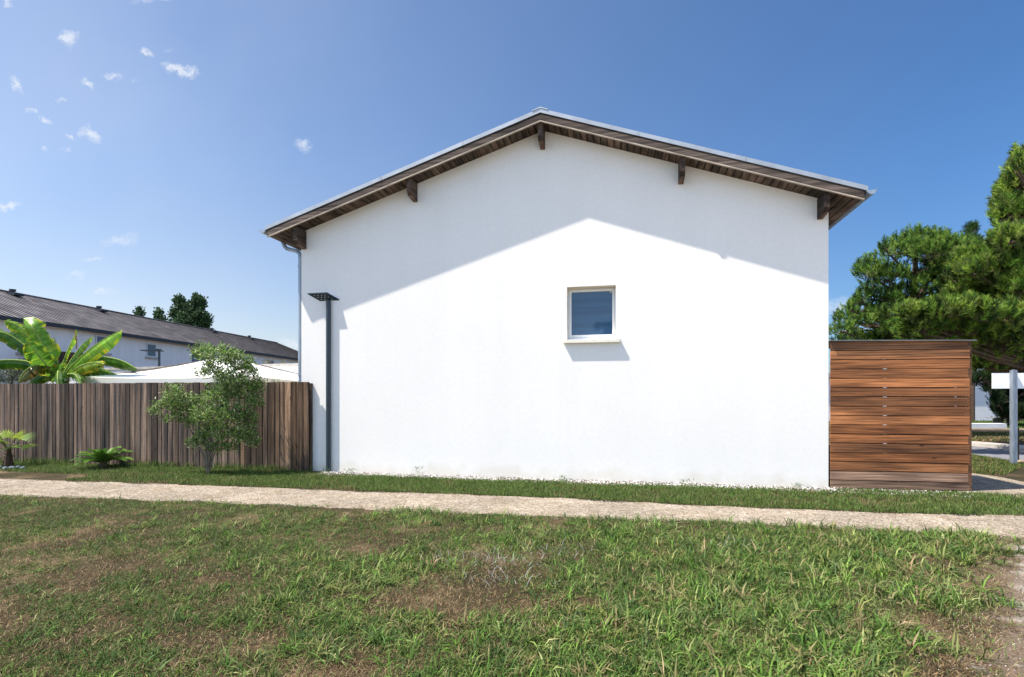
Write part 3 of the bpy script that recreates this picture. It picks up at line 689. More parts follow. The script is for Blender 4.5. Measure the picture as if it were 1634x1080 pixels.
for i, (cx, w, ty, lab, nn_) in enumerate(((289,22,473,'poplar with broad dark crown above the terrace ridge, left of a pair',9500),(317,21,470,'tallest dark poplar above the terrace ridge, right of a pair',11500),
                                      (256,13,492,'thin sparse poplar top beside the dark pair above the ridge',3400),(222,9,490,'smallest leafy treetop on the terrace ridge, left of the poplars',3200))):
    cl = []
    H_ = 562-ty
    for k in range(9):
        f = k/8; ww = w*min(1, .45+1.3*f)*random.uniform(.75,1.0); cl.append((cx+random.uniform(-.35,.35)*w, ty+8+f*H_*.75, ww*.72, 9))
        cl.append((cx+random.choice((-.7,.7))*w*min(1,.3+f), ty+12+f*H_*.7, ww*.4, 9)); cl.append((cx+random.uniform(-.9,.9)*w*min(1,.3+f), ty+4+f*H_*.7, ww*.25, 8))
    if i < 2: cl += [(303, 505, 10, 18), (302, 525, 12, 16)]
    leafy('poplar_tree', ((cx-CX)/F*85, 85, 0), cl, 85, lab, 'tree', 'trees behind the terrace', nn_, .42, pop, [([(cx,0),(cx,560),(cx,ty+10)],[.35,.25,.08])], seed=20+i, up=.5, wr=.7)

# ------------------------------------------------------------------ shrub in front of the fence
shr = gp(332, 757)
ZS = shr.y
shc = [(322,560,14,14),(350,566,34,18),(384,577,24,16),(398,592,14,12),(372,602,30,18),(340,590,16,16),(318,592,8,8),(390,622,28,18),(352,628,26,20),(412,612,10,12),(404,640,16,12),
       (278,628,20,18),(262,645,14,12),(245,656,12,5),(292,652,22,16),(318,640,16,14),(330,662,26,18),(368,658,26,18),(396,668,16,16),(352,688,28,16),(322,690,12,12),(384,690,20,14),(404,702,9,14),(300,672,14,10),(270,668,8,8),(312,704,13,9),(345,712,18,9),(372,711,13,8)]
leafy('shrub', (shr.x,shr.y,0), shc, ZS, 'loose small leaved green shrub with several thin stems in front of the fence', 'shrub', None, 14500, .064,
      [(.11,.20,.04),(.17,.275,.055),(.23,.33,.09),(.050,.10,.022),(.36,.43,.21)],
      [([(332,0),(330,730),(324,700),(352,660),(368,600),(355,560)],[.03,.026,.02,.014,.01,.006]),([(332,0),(334,735),(345,705),(372,670),(398,650)],[.026,.022,.016,.01,.006]),
       ([(330,0),(326,730),(312,700),(292,665),(274,640),(248,657)],[.024,.02,.015,.01,.008,.004]),([(332,0),(333,725),(330,690),(340,640),(348,600)],[.022,.018,.013,.009,.006]),
       ([(334,0),(340,730),(350,700),(380,695),(402,700)],[.018,.014,.010,.007,.004])], seed=31, up=.35, tw=.0035, wr=.36)
# grey green shrubs behind the fence
gb = pt(20, 632, 13.3)
leafy('shrub', (gb.x,gb.y,0), [(8,600,26,20),(30,594,22,16),(60,600,26,16),(40,578,16,10),(55,572,10,8),(-15,590,20,22),(90,604,16,8)], 13.3, 'silvery grey leaved bush behind the fence under the banana leaves', 'shrub', None, 3600, .06,
      [(.10,.13,.09),(.16,.19,.13),(.055,.075,.045)], [([(10,0),(15,640),(20,600)],[.03,.03,.02])], seed=33, tw=.004, wr=.4)
gb = pt(455, 632, 16.8)
leafy('shrub', (gb.x,gb.y,0), [(425,580,6,10),(440,590,10,7),(462,592,16,6),(450,582,8,6),(476,594,8,6)], 16.8, 'thin cream flowering bush beyond the parasol beside the house corner', 'shrub', None, 300, .07,
      [(.30,.28,.14),(.12,.14,.06),(.08,.09,.05)], [([(455,0),(450,640),(430,575)],[.02,.014,.006]),([(455,0),(458,640),(470,585)],[.02,.012,.005])], seed=34, tw=.005)

# ------------------------------------------------------------------ banana plant
random.seed(11)
bb = pt(97, 632, 12.9); ban = thing('banana_plant', (bb.x, bb.y, 0), 0, 'banana plant with big torn yellow green leaves rising behind the fence', 'plant')
mb = MB(); mb.tube([(0,0,0),(0,0,1.2),(0,0,1.95)], [.11,.09,.05], 12, (1.1,1.5,.6)); mb.build('stem', M['stem'], ban)
mb = MB(); mb.tube([(.16,0,0),(.14,0,1.85)], [.06,.03], 10, (1.0,1.4,.5)); mb.build('stem', M['stem'], ban)
def bleaf(pts, wmax_, nrm, tone=(.12,.25,.03), droop=.35, tear=.25, stalk=.15, name='leaf', brown=False):
    """pts: (px, py, dZ) along the midrib; wmax half width in m"""
    wmax = wmax_*1.15 if wmax_ > .05 else wmax_
    P = [pt(a, b, 12.9+c)-bb.xyz*1 + Vector((0,0,bb.z)) for a, b, c in pts]
    P = [Vector((p.x, p.y, p.z)) for p in P]
    n = 30; Q = []
    for i in range(n+1):                      # Catmull-Rom through the points
        f = i/n*(len(P)-1); k = min(int(f), len(P)-2); t = f-k
        a, b, c, d = P[max(k-1,0)], P[k], P[k+1], P[min(k+2,len(P)-1)]
        Q.append(.5*((2*b)+(c-a)*t+(2*a-5*b+4*c-d)*t*t+(3*b-a-3*c+d)*t**3))
    mb = MB(); nrm = Vector(nrm).normalized()
    dr = {-1: droop, 1: droop}; gap = {-1: 0, 1: 0}; last = {-1: None, 1: None}
    for i in range(n):
        f0, f1 = i/n, (i+1)/n
        if f1 <= stalk: continue
        tng = (Q[i+1]-Q[i]).normalized(); sd = tng.cross(nrm).normalized(); up = sd.cross(tng).normalized()
        def wd(f):
            g = (f-stalk)/(1-stalk); g = max(0, min(1, g)); return wmax*min(1, (g/.13)**.6 if g > 0 else 0)*(1-max(0,(g-.62)/.38)**2.2*.92)
        for s in (-1, 1):
            torn = random.random() < tear
            if torn: dr[s] = droop+random.uniform(-.18,.35)
            else: dr[s] += random.uniform(-.03,.03)
            sl = .35
            g = random.uniform(.75,1.25); yl = random.random() < .15
            t = (tone[0]*g*(1.7 if yl else 1), tone[1]*g*(1.25 if yl else 1), tone[2]*g)
            edge = (min(1,t[0]*2.4+.05), min(1,t[1]*1.35+.03), t[2]*1.2) if not brown else (.28,.16,.08)
            pe = []
            cuts = 0, .35, .72, 1.0
            for fi, (ff, qq) in enumerate(((f0, Q[i]), (f1, Q[i+1]))):
                w = wd(ff)*(1 if not (torn and fi == 0) else random.uniform(.8,.97)); row = []
                for c in cuts:
                    ang = dr[s]*(.4+.9*c); row.append(qq+sd*s*w*c*math.cos(ang)-up*w*c*math.sin(ang)+up*.012*(1 if fi else -.6)*c+tng*w*c*sl*.3)
                pe.append(row)
            for c in range(3):
                q = [pe[0][c], pe[1][c], pe[1][c+1], pe[0][c+1]]
                mb.poly(q if s > 0 else q[::-1], t if c < 2 else (edge if random.random() < .6 else t))
    lf = mb.build(name, M['banana'], ban)
    rb = MB(); rb.tube(Q, [.022*(1-.8*i/n)+.004 for i in range(n+1)], 6, (1.5,2.6,.7) ); rb.build('midrib', M['stem'], lf)
    return lf
G1, G2, G3, G4 = (.11,.25,.022), (.17,.34,.03), (.065,.17,.02), (.22,.32,.045)
bleaf([(95,602,0),(85,578,-.1),(66,545,-.2),(50,520,-.25),(38,508,-.1)], .24, (.6,-.85,-.1), G2, .3, .2, .25)
bleaf([(92,602,.1),(75,580,.1),(45,555,.2),(10,532,.1),(-30,528,-.1)], .24, (.45,-.8,.6), G3, .55, .25, .12)
bleaf([(92,604,0),(76,585,-.3),(58,563,-.5),(44,545,-.6)], .21, (.5,-.8,.35), G1, .25, .15, .10)
bleaf([(90,604,0),(70,588,-.1),(40,576,-.1),(0,575,-.2),(-35,584,-.4)], .24, (.1,-.75,.7), G3, .95, .25, .28)
bleaf([(90,603,0),(74,588,-.25),(56,583,-.5),(38,594,-.6),(30,610,-.6)], .20, (-.3,-.8,.6), (.14,.15,.025), .6, .3, .12)
bleaf([(96,604,0),(99,585,.1),(108,560,.1),(118,538,.1),(122,526,.1)], .12, (-.9,-.6,.1), G1, .25, .2, .08)
bleaf([(94,604,0),(92,580,0),(90,556,0),(86,538,0)], .014, (0,-1,0), G3, 1.2, 0, .05)
bleaf([(100,603,0),(115,583,-.1),(140,560,-.2),(168,540,-.25),(194,527,-.2)], .27, (-.55,-.8,.45), G2, .3, .15, .10)
bleaf([(100,602,.2),(120,582,.4),(155,570,.5),(190,574,.4),(218,588,.2)], .27, (0,-.7,.8), G3, 1.0, .25, .15)
bleaf([(98,604,-.1),(112,594,-.3),(128,584,-.5),(150,578,-.6),(166,581,-.6)], .20, (0,-.8,.6), G4, .75, .3, .18)
bleaf([(100,604,.1),(125,590,.2),(150,588,.2),(180,598,.1),(206,614,0)], .24, (.2,-.8,.6), G3, .8, .25, .15)
bleaf([(94,604,-.1),(93,592,-.4),(92,602,-.6),(94,622,-.7)], .20, (.1,-.95,.2), G3, .4, .1, .12)
bleaf([(98,604,-.1),(108,597,-.4),(120,598,-.5),(128,612,-.6)], .16, (.2,-.9,.3), G1, .6, .3, .12)
bleaf([(94,603,.3),(80,575,.4),(62,548,.45),(30,520,.4),(8,512,.3)], .2, (.5,-.8,.4), G2, .4, .25, .2)
bleaf([(99,603,.3),(110,580,.4),(130,552,.45),(146,538,.4)], .17, (-.6,-.8,.3), G3, .35, .25, .15)
bleaf([(96,604,0),(82,594,.1),(64,597,.15),(46,612,.1)], .2, (-.1,-.8,.7), G3, .8, .25, .12)
bleaf([(101,603,.1),(118,592,.3),(140,598,.35),(162,613,.3)], .22, (.1,-.8,.7), G1, .7, .25, .12)
bleaf([(93,604,.2),(80,586,.3),(66,572,.4),(48,566,.45)], .18, (.4,-.8,.5), G4, .5, .25, .10)
mb = MB()
for k in range(5):
    q = pt(121+random.uniform(-3,1), 530+k*5, 12.98)-bb; q.z += bb.z
    mb.poly([q, q+Vector((.05,-.02,-.02)), q+Vector((.04,-.02,-.12)), q+Vector((-.01,0,-.1))], (.30,.17,.10))
mb.build('dry_leaf_tip', M['banana'], ban)

# ------------------------------------------------------------------ small palms and yucca along the fence
def frond_set(parent, name, n, length, spread, zb, rise, tones, leaflet, pairs, seed, m='leafa', fan=False, wl=.014):
    rs = random.Random(seed)
    for i in range(n):
        a = 2*math.pi*i/n+rs.uniform(-.25,.25); el = rs.uniform(*rise); Ln = length*rs.uniform(.8,1.1)
        d = Vector((math.cos(a)*math.cos(el), math.sin(a)*math.cos(el), math.sin(el))); sd = Vector((-math.sin(a), math.cos(a), 0))
        mb = MB(); t = rs.choice(tones)
        if fan:
            hub = Vector((0,0,zb))+d*Ln*.5; mb.tube([(0,0,zb-.06), hub], .007, 5, (.10,.12,.03))
            up = d.cross(sd)*-1
            for k in range(17):
                b = (k-8)/8*1.45; dd = (d*math.cos(b)+sd*math.sin(b)).normalized(); e = hub+dd*Ln*.62*(1-.15*abs(b))-Vector((0,0,.05+.05*abs(b)))
                s2 = dd.cross(up).normalized()*.012; mid = hub.lerp(e,.5)+Vector((0,0,.02)); g = rs.uniform(.8,1.3); tt = tuple(c*g for c in t)
                mb.poly([hub, mid-s2, e, mid+s2], tt)
        else:
            pts = [Vector((0,0,zb))+Vector((d.x,d.y,0))*Ln*f+Vector((0,0,(d.z*f-spread*f*f)*Ln)) for f in [q/10 for q in range(11)]]
            mb.tube(pts, [.009*(1-.7*q/10) for q in range(11)], 5, (.12,.14,.04))
            for k in range(pairs):
                f = .12+.88*k/pairs; q = f*10; i0 = min(int(q),9); p = pts[i0].lerp(pts[i0+1], q-i0); tg = (pts[i0+1]-pts[i0]).normalized()
                for s in (-1,1):
                    ll = leaflet*math.sin(math.pi*min(1,f*.8+.2))**.6*rs.uniform(.9,1.1); dd = (tg*.75+sd*s*.8+Vector((0,0,.28))).normalized(); wv = tg*wl*.5; g = rs.uniform(.75,1.25)
                    mb.poly([p-wv, p+wv, p+dd*ll*.6+wv*.9, p+dd*ll, p+dd*ll*.6-wv*.9], tuple(c*g for c in t))
        mb.build(name, M[m], parent)
sg = gp(165, 747); sago = thing('sago_palm', (sg.x, sg.y, 0), 0, 'low dark green sago palm rosette in front of the left part of the fence', 'palm')
mb = MB(); mb.tube([(0,0,0),(0,0,.06),(0,0,.12)], [.08,.1,.05], 10, (.7,.7,.6)); mb.build('trunk', M['bark'], sago)
frond_set(sago, 'frond', 34, .66, .42, .10, (.45,1.15), [(.10,.22,.026),(.15,.29,.034),(.055,.14,.02)], .15, 26, 4)
fp = gp(13, 745); fpalm = thing('fan_palm', (fp.x, fp.y, 0), 0, 'small yellow green fan palm with short hairy trunk at far left', 'palm')
mb = MB(); mb.tube([(0,0,0),(0,0,.18),(.01,0,.42)], [.10,.07,.03], 9, (.6,.55,.5))
for k in range(26):
    a = random.uniform(0,6.28); z = random.uniform(.05,.38); mb.tube([(0,0,z),(math.cos(a)*.11,math.sin(a)*.11,z+.08)], [.012,.004], 4, (.8,.7,.6))
mb.build('trunk', M['bark'], fpalm)
frond_set(fpalm, 'fan_leaf', 11, .52, 0, .42, (.05,1.15), [(.19,.30,.035),(.27,.36,.05),(.11,.21,.03)], 0, 0, 6, fan=True)
yp = gp(313, 747); yuc = thing('yucca', (yp.x, yp.y+.25, 0), 0, 'thin stemmed yucca with pale spiky leaves behind the shrub', 'plant')
mb = MB(); mb.tube([(0,0,0),(.02,0,.3),(.04,0,.62)], [.026,.022,.02], 8, (2.2,2.1,1.6)); mb.build('trunk', M['stem'], yuc)
for k in range(15):
    a = k*2.4; el = random.uniform(.0,1.3); d = Vector((math.cos(a)*math.cos(el), math.sin(a)*math.cos(el), math.sin(el))); b0 = Vector((.04,0,.6)); sd = d.cross(Vector((.1,.2,1))).normalized()*.013
    ln_ = random.uniform(.28,.42); e = b0+d*ln_-Vector((0,0,.08*math.cos(el)))
    mb = MB(); mb.poly([b0-sd*.7, b0+sd*.7, b0.lerp(e,.5)+sd, e, b0.lerp(e,.5)-sd], (.20,.24,.09)); mb.build('leaf', M['leafa'], yuc)
spk = pt(440, 632, 13.0); sy = thing('yucca', (spk.x, spk.y, 0), 0, 'spiky leaf tips just above the fence right of the shrub', 'plant')
mb = MB(); mb.tube([(0,0,0),(0,0,1.75)], .03, 8); mb.build('trunk', M['stem'], sy)
for k in range(13):
    a = k*2.4; el = random.uniform(.5,1.4); d = Vector((math.cos(a)*math.cos(el), math.sin(a)*math.cos(el), math.sin(el))); b0 = Vector((0,0,1.7)); sd = d.cross(Vector((.1,.2,1))).normalized()*.012; e = b0+d*.28
    mb = MB(); mb.poly([b0-sd, b0+sd, b0.lerp(e,.5)+sd, e, b0.lerp(e,.5)-sd], (.12,.19,.05)); mb.build('leaf', M['leafa'], sy)
places = (('left of the fan palm trunk',(-2,748)),('just under the fan palm',(8,750)),('between the fan palm and the grass',(19,749)),('second from the right in the row by the palm',(29,748)),('rightmost of the row by the fan palm',(37,749)))
for lab, (px, py) in places:
    q = gp(px, py); mb = MB(); mb.blob((0,0,.03), (random.uniform(.05,.07),.05,.04), (.15,.17,.21), .2)
    tag(mb.build('rock', M['stone'], loc=(q.x,q.y,0)), 'grey blue rock '+lab, 'rock', 'rocks round the fan palm')

# ------------------------------------------------------------------ right edge: sign, log fence, low walls
q = gp(1617, 743); sign = thing('sign', (q.x, q.y, 0), R(-10), 'back of a blank white sign board on a grey steel post', 'sign')
mb = MB(); mb.box(-.045,.045,-.05,.04,0,2.06); mb.box(-.02,.02,-.054,-.0505,.0,2.05,(.75,.78,.85)); mb.build('post', M['galv'], sign)
mb = MB(); mb.box(-.37,.42,.041,.06,1.665,2.00); mb.build('panel', M['sign'], sign)
mb = MB(); mb.box(-.3,.3,.0505,.0508,1.75,1.77,(.6,.6,.6)) if False else mb.tube([(0,.0,2.06),(0,.0,2.07)], .03, 6); mb.build('cap', M['galv'], sign)
lf = thing('log_fence', (11.15, 11.7, 0), 0, 'low round log rail on dark posts beside the road', 'fence')
mb = MB(); mb.tube([(-1.6,.06,.74),(0,.05,.735),(2.5,.1,.74),(5,.2,.74)], [.047,.05,.046,.05], 10); mb.build('rail', M['log'], lf)
for x_ in (.02, 2.2, 4.4, -1.5): mb = MB(); mb.tube([(x_,-.03,0),(x_,-.03,.80)], .055, 10, (.22,.2,.2)); mb.build('post', M['log'], lf)
q = gp(1629, 741); mb = MB(); mb.blob((0,0,.05), (.10,.08,.055), (.26,.20,.13), .15)
tag(mb.build('rock', M['stone'], loc=(q.x,q.y,0)), 'brown rock at the foot of the steel sign post', 'rock')
lw = thing('low_wall', (14, 22.5, 0), 0, 'low white wall on the far verge behind the log rail', 'wall')
mb = MB(); mb.box(0, 7.15, 0, .3, 0, .33); mb.build('wall', M['whitewall'], lw)
fb = thing('bungalow', (12, 32, 0), 0, 'white walled far building seen right of the shed below the pines', 'building')
mb = MB(); mb.box(0, 17.6, 0, 7, -.1, 2.62); mb.build('wall', M['whitewall'], fb)
mb = MB(); mb.box(-.2, 17.8, -.2, 7.2, 2.62, 2.9); mb.build('roof', M['concrete'], fb)
q = pt(1590, 632, 26); tb = thing('table', (q.x, q.y, 0), R(5), 'small flat topped grey garden table by the far white wall', 'table')
mb = MB(); mb.box(-.36,.36,-.2,.2,.40,.45,(.5,.55,.55)); mb.build('table_top', M['concrete'], tb)
mb = MB(); mb.hexa([(-.02,-.08,0),(.22,-.08,0),(.22,.08,0),(-.02,.08,0),(-.1,-.12,.4),(.3,-.12,.4),(.3,.12,.4),(-.1,.12,.4)], (.3,.35,.35)); mb.build('leg', M['concrete'], tb)

# ------------------------------------------------------------------ grass, weeds, gravel
rng = np.random.default_rng(99)
_tab = np.random.default_rng(5).random((256,256))
def vn(x, y, s):                                   # smooth value noise
    x = x*s+100; y = y*s+100; xi = np.floor(x).astype(int); yi = np.floor(y).astype(int); fx = x-xi; fy = y-yi
    fx = fx*fx*(3-2*fx); fy = fy*fy*(3-2*fy)
    a = _tab[xi%256, yi%256]; b = _tab[(xi+1)%256, yi%256]; c = _tab[xi%256, (yi+1)%256]; d = _tab[(xi+1)%256, (yi+1)%256]
    return (a*(1-fx)+b*fx)*(1-fy)+(c*(1-fx)+d*fx)*fy
def fbm(x, y, s): return .5*vn(x,y,s)+.27*vn(x+7,y+3,s*2.1)+.15*vn(x+1,y+9,s*4.3)+.08*vn(x,y,s*9)
def blades(X, Y, Ln, Wd, tone, lean, curl=.5, name='grass', z0=0.0, az=None):
    n = len(X); a = rng.uniform(0,2*np.pi,n) if az is None else az
    dx, dy = np.cos(a), np.sin(a); sx, sy = -dy, dx
    sa = rng.uniform(-.6,.6,n); sxx = sx*np.cos(sa)-dx*np.sin(sa); syy = sy*np.cos(sa)-dy*np.sin(sa)
    B = np.stack([X,Y,np.full(n,z0)],1); D = np.stack([dx,dy,np.zeros(n)],1); S = np.stack([sxx,syy,rng.uniform(-.3,.3,n)],1)
    Z = np.array([0,0,1.])
    t1 = lean; t2 = np.minimum(lean+curl*rng.uniform(.3,1,n), 1.75)
    m = B+(D*np.sin(t1)[:,None]+Z*np.cos(t1)[:,None])*(Ln*.5)[:,None]
    e = m+(D*np.sin(t2)[:,None]+Z*np.cos(t2)[:,None])*(Ln*.5)[:,None]; e[:,2] = np.maximum(e[:,2], .004)
    W = Wd[:,None]*.5
    V5 = np.stack([B-S*W*.7, B+S*W*.7, m+S*W, e, m-S*W], 1).reshape(-1,3)
    i = np.arange(n)*5
    # two quads-ish faces: base quad and tip triangle stored as quads with a doubled tip avoided -> use tris
    T = np.stack([np.stack([i,i+1,i+2],1), np.stack([i,i+2,i+4],1), np.stack([i+4,i+2,i+3],1)],1).reshape(-1,3)
    return V5, T, np.repeat(tone,3,0)
def collect(parts, name, label, cat='grass', m='grass'):
    Vs, Ts, Cs, off = [], [], [], 0
    for v, t, c in parts: Vs.append(v); Ts.append(t+off); Cs.append(c); off += len(v)
    o = np_obj(name, np.concatenate(Vs), np.concatenate(Ts), np.concatenate(Cs), M[m]); return tag(o, label, cat, kind='stuff')
def sample(n, za, zb, margin=1.06, right=9.5, p=1.35):
    # ground points inside the view wedge; denser near the camera
    Z = (rng.uniform(za**(2-p), zb**(2-p), n))**(1/(2-p)); X = rng.uniform(-1,1,n)*(.985*Z*margin+.1); return X, Z
def lawn_ok(X, Y): return (Y < plow(X)+.05+.22*(fbm(X,Y,2.5)-.5)) & (X < 9.4)
def bare(X, Y):
    """0 lush .. 1 bare, following the worn patches of the lawn"""
    n = fbm(X, Y, 1.1)
    b = np.clip((n-.55)*2.0+.01-.16*np.clip((Y-3.6)/2,0,1), 0, 1)
    def sp(cx, cy, rx, ry, k): 
        return k*np.exp(-(((X-cx)/rx)**2+((Y-cy)/ry)**2))
    b += sp(-.55,3.95,.65,.42,.95)+sp(-.1,4.75,.6,.28,.75)+sp(.15,3.75,.4,.3,.6)+sp(-2.4,3.3,.9,.3,.35)+sp(-1.3,2.9,.9,.22,.45)+sp(-3.6,4.3,.9,.3,.25)+sp(.45,6.0,.6,.12,.4)
    b -= sp(1.4,4.3,1.3,1.5,.30)+sp(.55,3.1,.8,.5,.35)+sp(-1.0,3.5,.45,.25,.4)+sp(3.6,5.3,1.4,.3,.5)+sp(.7,5.6,.6,.4,.3)+sp(2.0,3.1,.3,.3,.3)
    e = X-np.interp(Y,[2.5,2.81,3.84,5.53,7],[1.6,1.98,3.3,5.0,6.4])                                # worn soil on the right
    b += .05+np.clip((fbm(X+3,Y+8,3.4)-.54)*3.2, 0, .75)+np.clip((fbm(X+13,Y+2,1.9)-.56)*3, 0, .5)
    b += np.clip(e*1.7+.32+(fbm(X+9,Y+4,2.3)-.5)*1.6, 0, 1.3)
    return np.clip(b, 0, .97)
GREEN = [(.050,.108,.018),(.078,.155,.024),(.13,.215,.042),(.034,.070,.016),(.065,.115,.034),(.19,.23,.08),(.14,.165,.045),(.20,.17,.08)]
DULL = [(.046,.092,.018),(.066,.120,.024),(.034,.060,.014),(.11,.13,.04),(.055,.100,.026)]
DRY = [(.18,.115,.058),(.27,.185,.10),(.085,.054,.028),(.33,.26,.15),(.045,.032,.016),(.10,.075,.035)]
parts = []
def lush(X, Y): return np.clip(.58+.38*(X-.2)/(.5*Y)+(fbm(X+30,Y+11,.9)-.5)*1.4, 0, 1)
# dry thatch
X, Y = sample(230000, 2.55, 8.2); k = lawn_ok(X,Y); X, Y = X[k], Y[k]; b_ = bare(X,Y); k = rng.random(len(X)) < .2+.8*b_; X, Y = X[k], Y[k]
e = X-(.97*Y-.25); k = (e < .1+.6*(fbm(X,Y,2.7)-.4)) | (rng.random(len(X)) < .12); X, Y = X[k], Y[k]
n = len(X); parts.append(blades(X, Y, rng.uniform(.015,.055,n), rng.uniform(.0018,.004,n), mixtone(n,DRY,.35), rng.uniform(.6,1.5,n), .4))
# short fine green
X, Y = sample(285000, 2.55, 8.2); k = lawn_ok(X,Y); X, Y = X[k], Y[k]; b_ = bare(X,Y); k = rng.random(len(X)) < (1.02-b_)**1.3; X, Y = X[k], Y[k]
n = len(X); lu = lush(X,Y); t = np.where((rng.random(n) < lu)[:,None], mixtone(n,GREEN,.2), mixtone(n,DULL,.2))
parts.append(blades(X, Y, rng.uniform(.03,.075,n)*(.8+.4*lu), rng.uniform(.0035,.006,n), t, rng.uniform(.35,1.45,n), .7))
# broad tufts: blades sharing a root
nt_ = 11000; X, Y = sample(nt_, 2.5, 8.0, p=1.2); k = lawn_ok(X,Y); X, Y = X[k], Y[k]; b_ = bare(X,Y); lu = lush(X,Y)
k = rng.random(len(X)) < np.clip(.8-b_, 0, 1)*(.38+1.05*lu); X, Y, lu = X[k], Y[k], lu[k]
m_ = rng.integers(6, 15, len(X)); idx = np.repeat(np.arange(len(X)), m_); n = len(idx)
sz = rng.uniform(.6,1.25,len(X))[idx]*(.75+.5*lu[idx]); tb_ = mixtone(len(X),GREEN,.2)[idx]*(1+rng.uniform(-.25,.25,(n,1)))
hot = rng.random(n) < .11; tb_[hot] = tb_[hot]*np.array([1.7,1.45,1.8])  # random blades lightened, highlights put into their colour
parts.append(blades(X[idx]+rng.normal(size=n)*.022, Y[idx]+rng.normal(size=n)*.022, rng.uniform(.055,.145,n)*sz, rng.uniform(.005,.0095,n)*np.clip(sz,.8,1.3), tb_, rng.uniform(.25,1.35,n), .9))
# sparse sprigs on the worn track
X, Y = sample(700, 2.6, 6.4, p=1.0); e = X-(.97*Y-.25); k = (e > -.9)&(fbm(X+2,Y+5,2.0) > .47); X, Y = X[k], Y[k]
idx = np.repeat(np.arange(len(X)), 12); n = len(idx)
parts.append(blades(X[idx]+rng.normal(size=n)*.03, Y[idx]+rng.normal(size=n)*.03, rng.uniform(.025,.06,n), rng.uniform(.003,.006,n), mixtone(n,GREEN,.2), rng.uniform(.3,1.4,n), .7))
# long stalks, pale
X, Y = sample(420, 2.8, 7.6, p=1.0); k = lawn_ok(X,Y); X, Y = X[k], Y[k]; n = len(X)
parts.append(blades(X, Y, rng.uniform(.12,.30,n), rng.uniform(.0018,.003,n), mixtone(n,[(.16,.20,.08),(.20,.19,.10)],.2), rng.uniform(.1,1.0,n), .5))
collect(parts, 'lawn_grass', 'patchy green and brown lawn grass in front of the gravel path')
# whitish dead runners on the bare patch
parts = []
rn = 260; cxs = rng.choice([(-.25,4.72),(.05,4.62),(.42,4.95),(-.05,4.2),(-.45,4.85),(2.05,5.2)], rn); X = cxs[:,0]+rng.normal(size=rn)*.20; Y = cxs[:,1]+rng.normal(size=rn)*.10
parts.append(blades(X, Y, rng.uniform(.04,.13,rn), rng.uniform(.002,.004,rn), mixtone(rn,[(.40,.39,.36),(.30,.31,.30)],.2), rng.uniform(.55,1.3,rn), .4, z0=.03))
collect(parts, 'dead_runners', 'bleached white dead grass runners on the bare patch of lawn', 'dead grass')
# verge grass between the path and the house / fence
parts = []
def verge(n, Lr, Wr, tones, cond=None, seed=0):
    X = rng.uniform(-13.5, 11, n); a = pup(X); bnd = np.where(X > 5.2, 8.9, wallY(X)-np.where(X < -3.95, .16, .42+.22*(fbm(X,X*0,1.7)-.5))); bnd = np.where((X > 5.2)&(X < 7.25), wallY(X)-.12, bnd)
    Y = a+.02+(bnd-a)*rng.random(n); Y += 0
    k = (np.abs(X) < Y*1.02) & (Y < bnd) & (Y > a+.10*(fbm(X,Y,3)-.4))
    # side path and soil pocket left
    k &= ~((X > 7.2) & (Y > 8.0))
    k &= ~((X < -7.6) & (Y < a+.75) & (fbm(X,Y,2.2) > .36))
    if cond is not None: k &= cond(X,Y)
    X, Y = X[k], Y[k]; n = len(X); 
    return blades(X, Y, rng.uniform(*Lr,n)*(.65+.7*fbm(X,Y,1.3)), rng.uniform(*Wr,n), mixtone(n,tones,.22), rng.uniform(.05,.85,n), .7)
VG = [(.046,.095,.016),(.068,.130,.022),(.105,.170,.034),(.030,.064,.012),(.11,.14,.045),(.14,.19,.06)]
parts.append(verge(170000, (.03,.078), (.0035,.007), VG, lambda X,Y: rng.random(len(X)) < np.clip(1.35-1.9*(fbm(X+5,Y+9,2.6)-.25),.12,1))); parts.append(verge(60000, (.02,.06), (.003,.005), DRY, lambda X,Y: rng.random(len(X)) < np.clip(.15+2.2*(fbm(X+5,Y+9,2.6)-.4),.08,1)))
# thicker, darker patches by the shrub and taller stems at the fence foot
X = rng.uniform(-12.5,-3.6,2600); Y = wallY(X)-.17-rng.random(2600)**2*.35; k = fbm(X,Y,1.5) > .47; X, Y = X[k], Y[k]; n = len(X)
parts.append(blades(X, Y, rng.uniform(.10,.22,n), rng.uniform(.004,.009,n), mixtone(n,VG,.2), rng.uniform(.0,.6,n), .6))
# grass beyond the shed and over the road
def patch(poly_fn, n, Lr, Wr, tones, box):
    X = rng.uniform(box[0],box[1],n); Y = rng.uniform(box[2],box[3],n); k = poly_fn(X,Y); X, Y = X[k], Y[k]; n = len(X)
    return blades(X, Y, rng.uniform(*Lr,n), rng.uniform(*Wr,n), mixtone(n,tones,.22), rng.uniform(.05,.8,n), .6)
def pyx(X, Y): return CX+X/Y*F, HY+EYE*F/Y
def sel(f): return lambda X, Y: f(*pyx(X,Y))
parts.append(patch(sel(lambda px,py: (px>1540)&(px<1650)&(py>np.interp(px,[1540,1553,1615,1680],[724,728,739,750]))&(py<np.interp(px,[1540,1600,1625,1650],[754,759,748,744]))), 60000, (.05,.11),(.006,.012), VG+DRY[:2], (9,13,10,13.6)))
parts.append(patch(sel(lambda px,py: (px>1530)&(px<1660)&(py<704)&(py>694)), 26000, (.05,.10),(.012,.02), DRY[:4]+VG[:2], (14,24,17,21)))
parts.append(patch(sel(lambda px,py: (px>1530)&(px<1660)&(py<696)&(py>672)), 60000, (.06,.14),(.016,.03), VG, (16,34,19,31)))
collect(parts, 'verge_grass', 'short bright green grass between gravel path, fence and house')
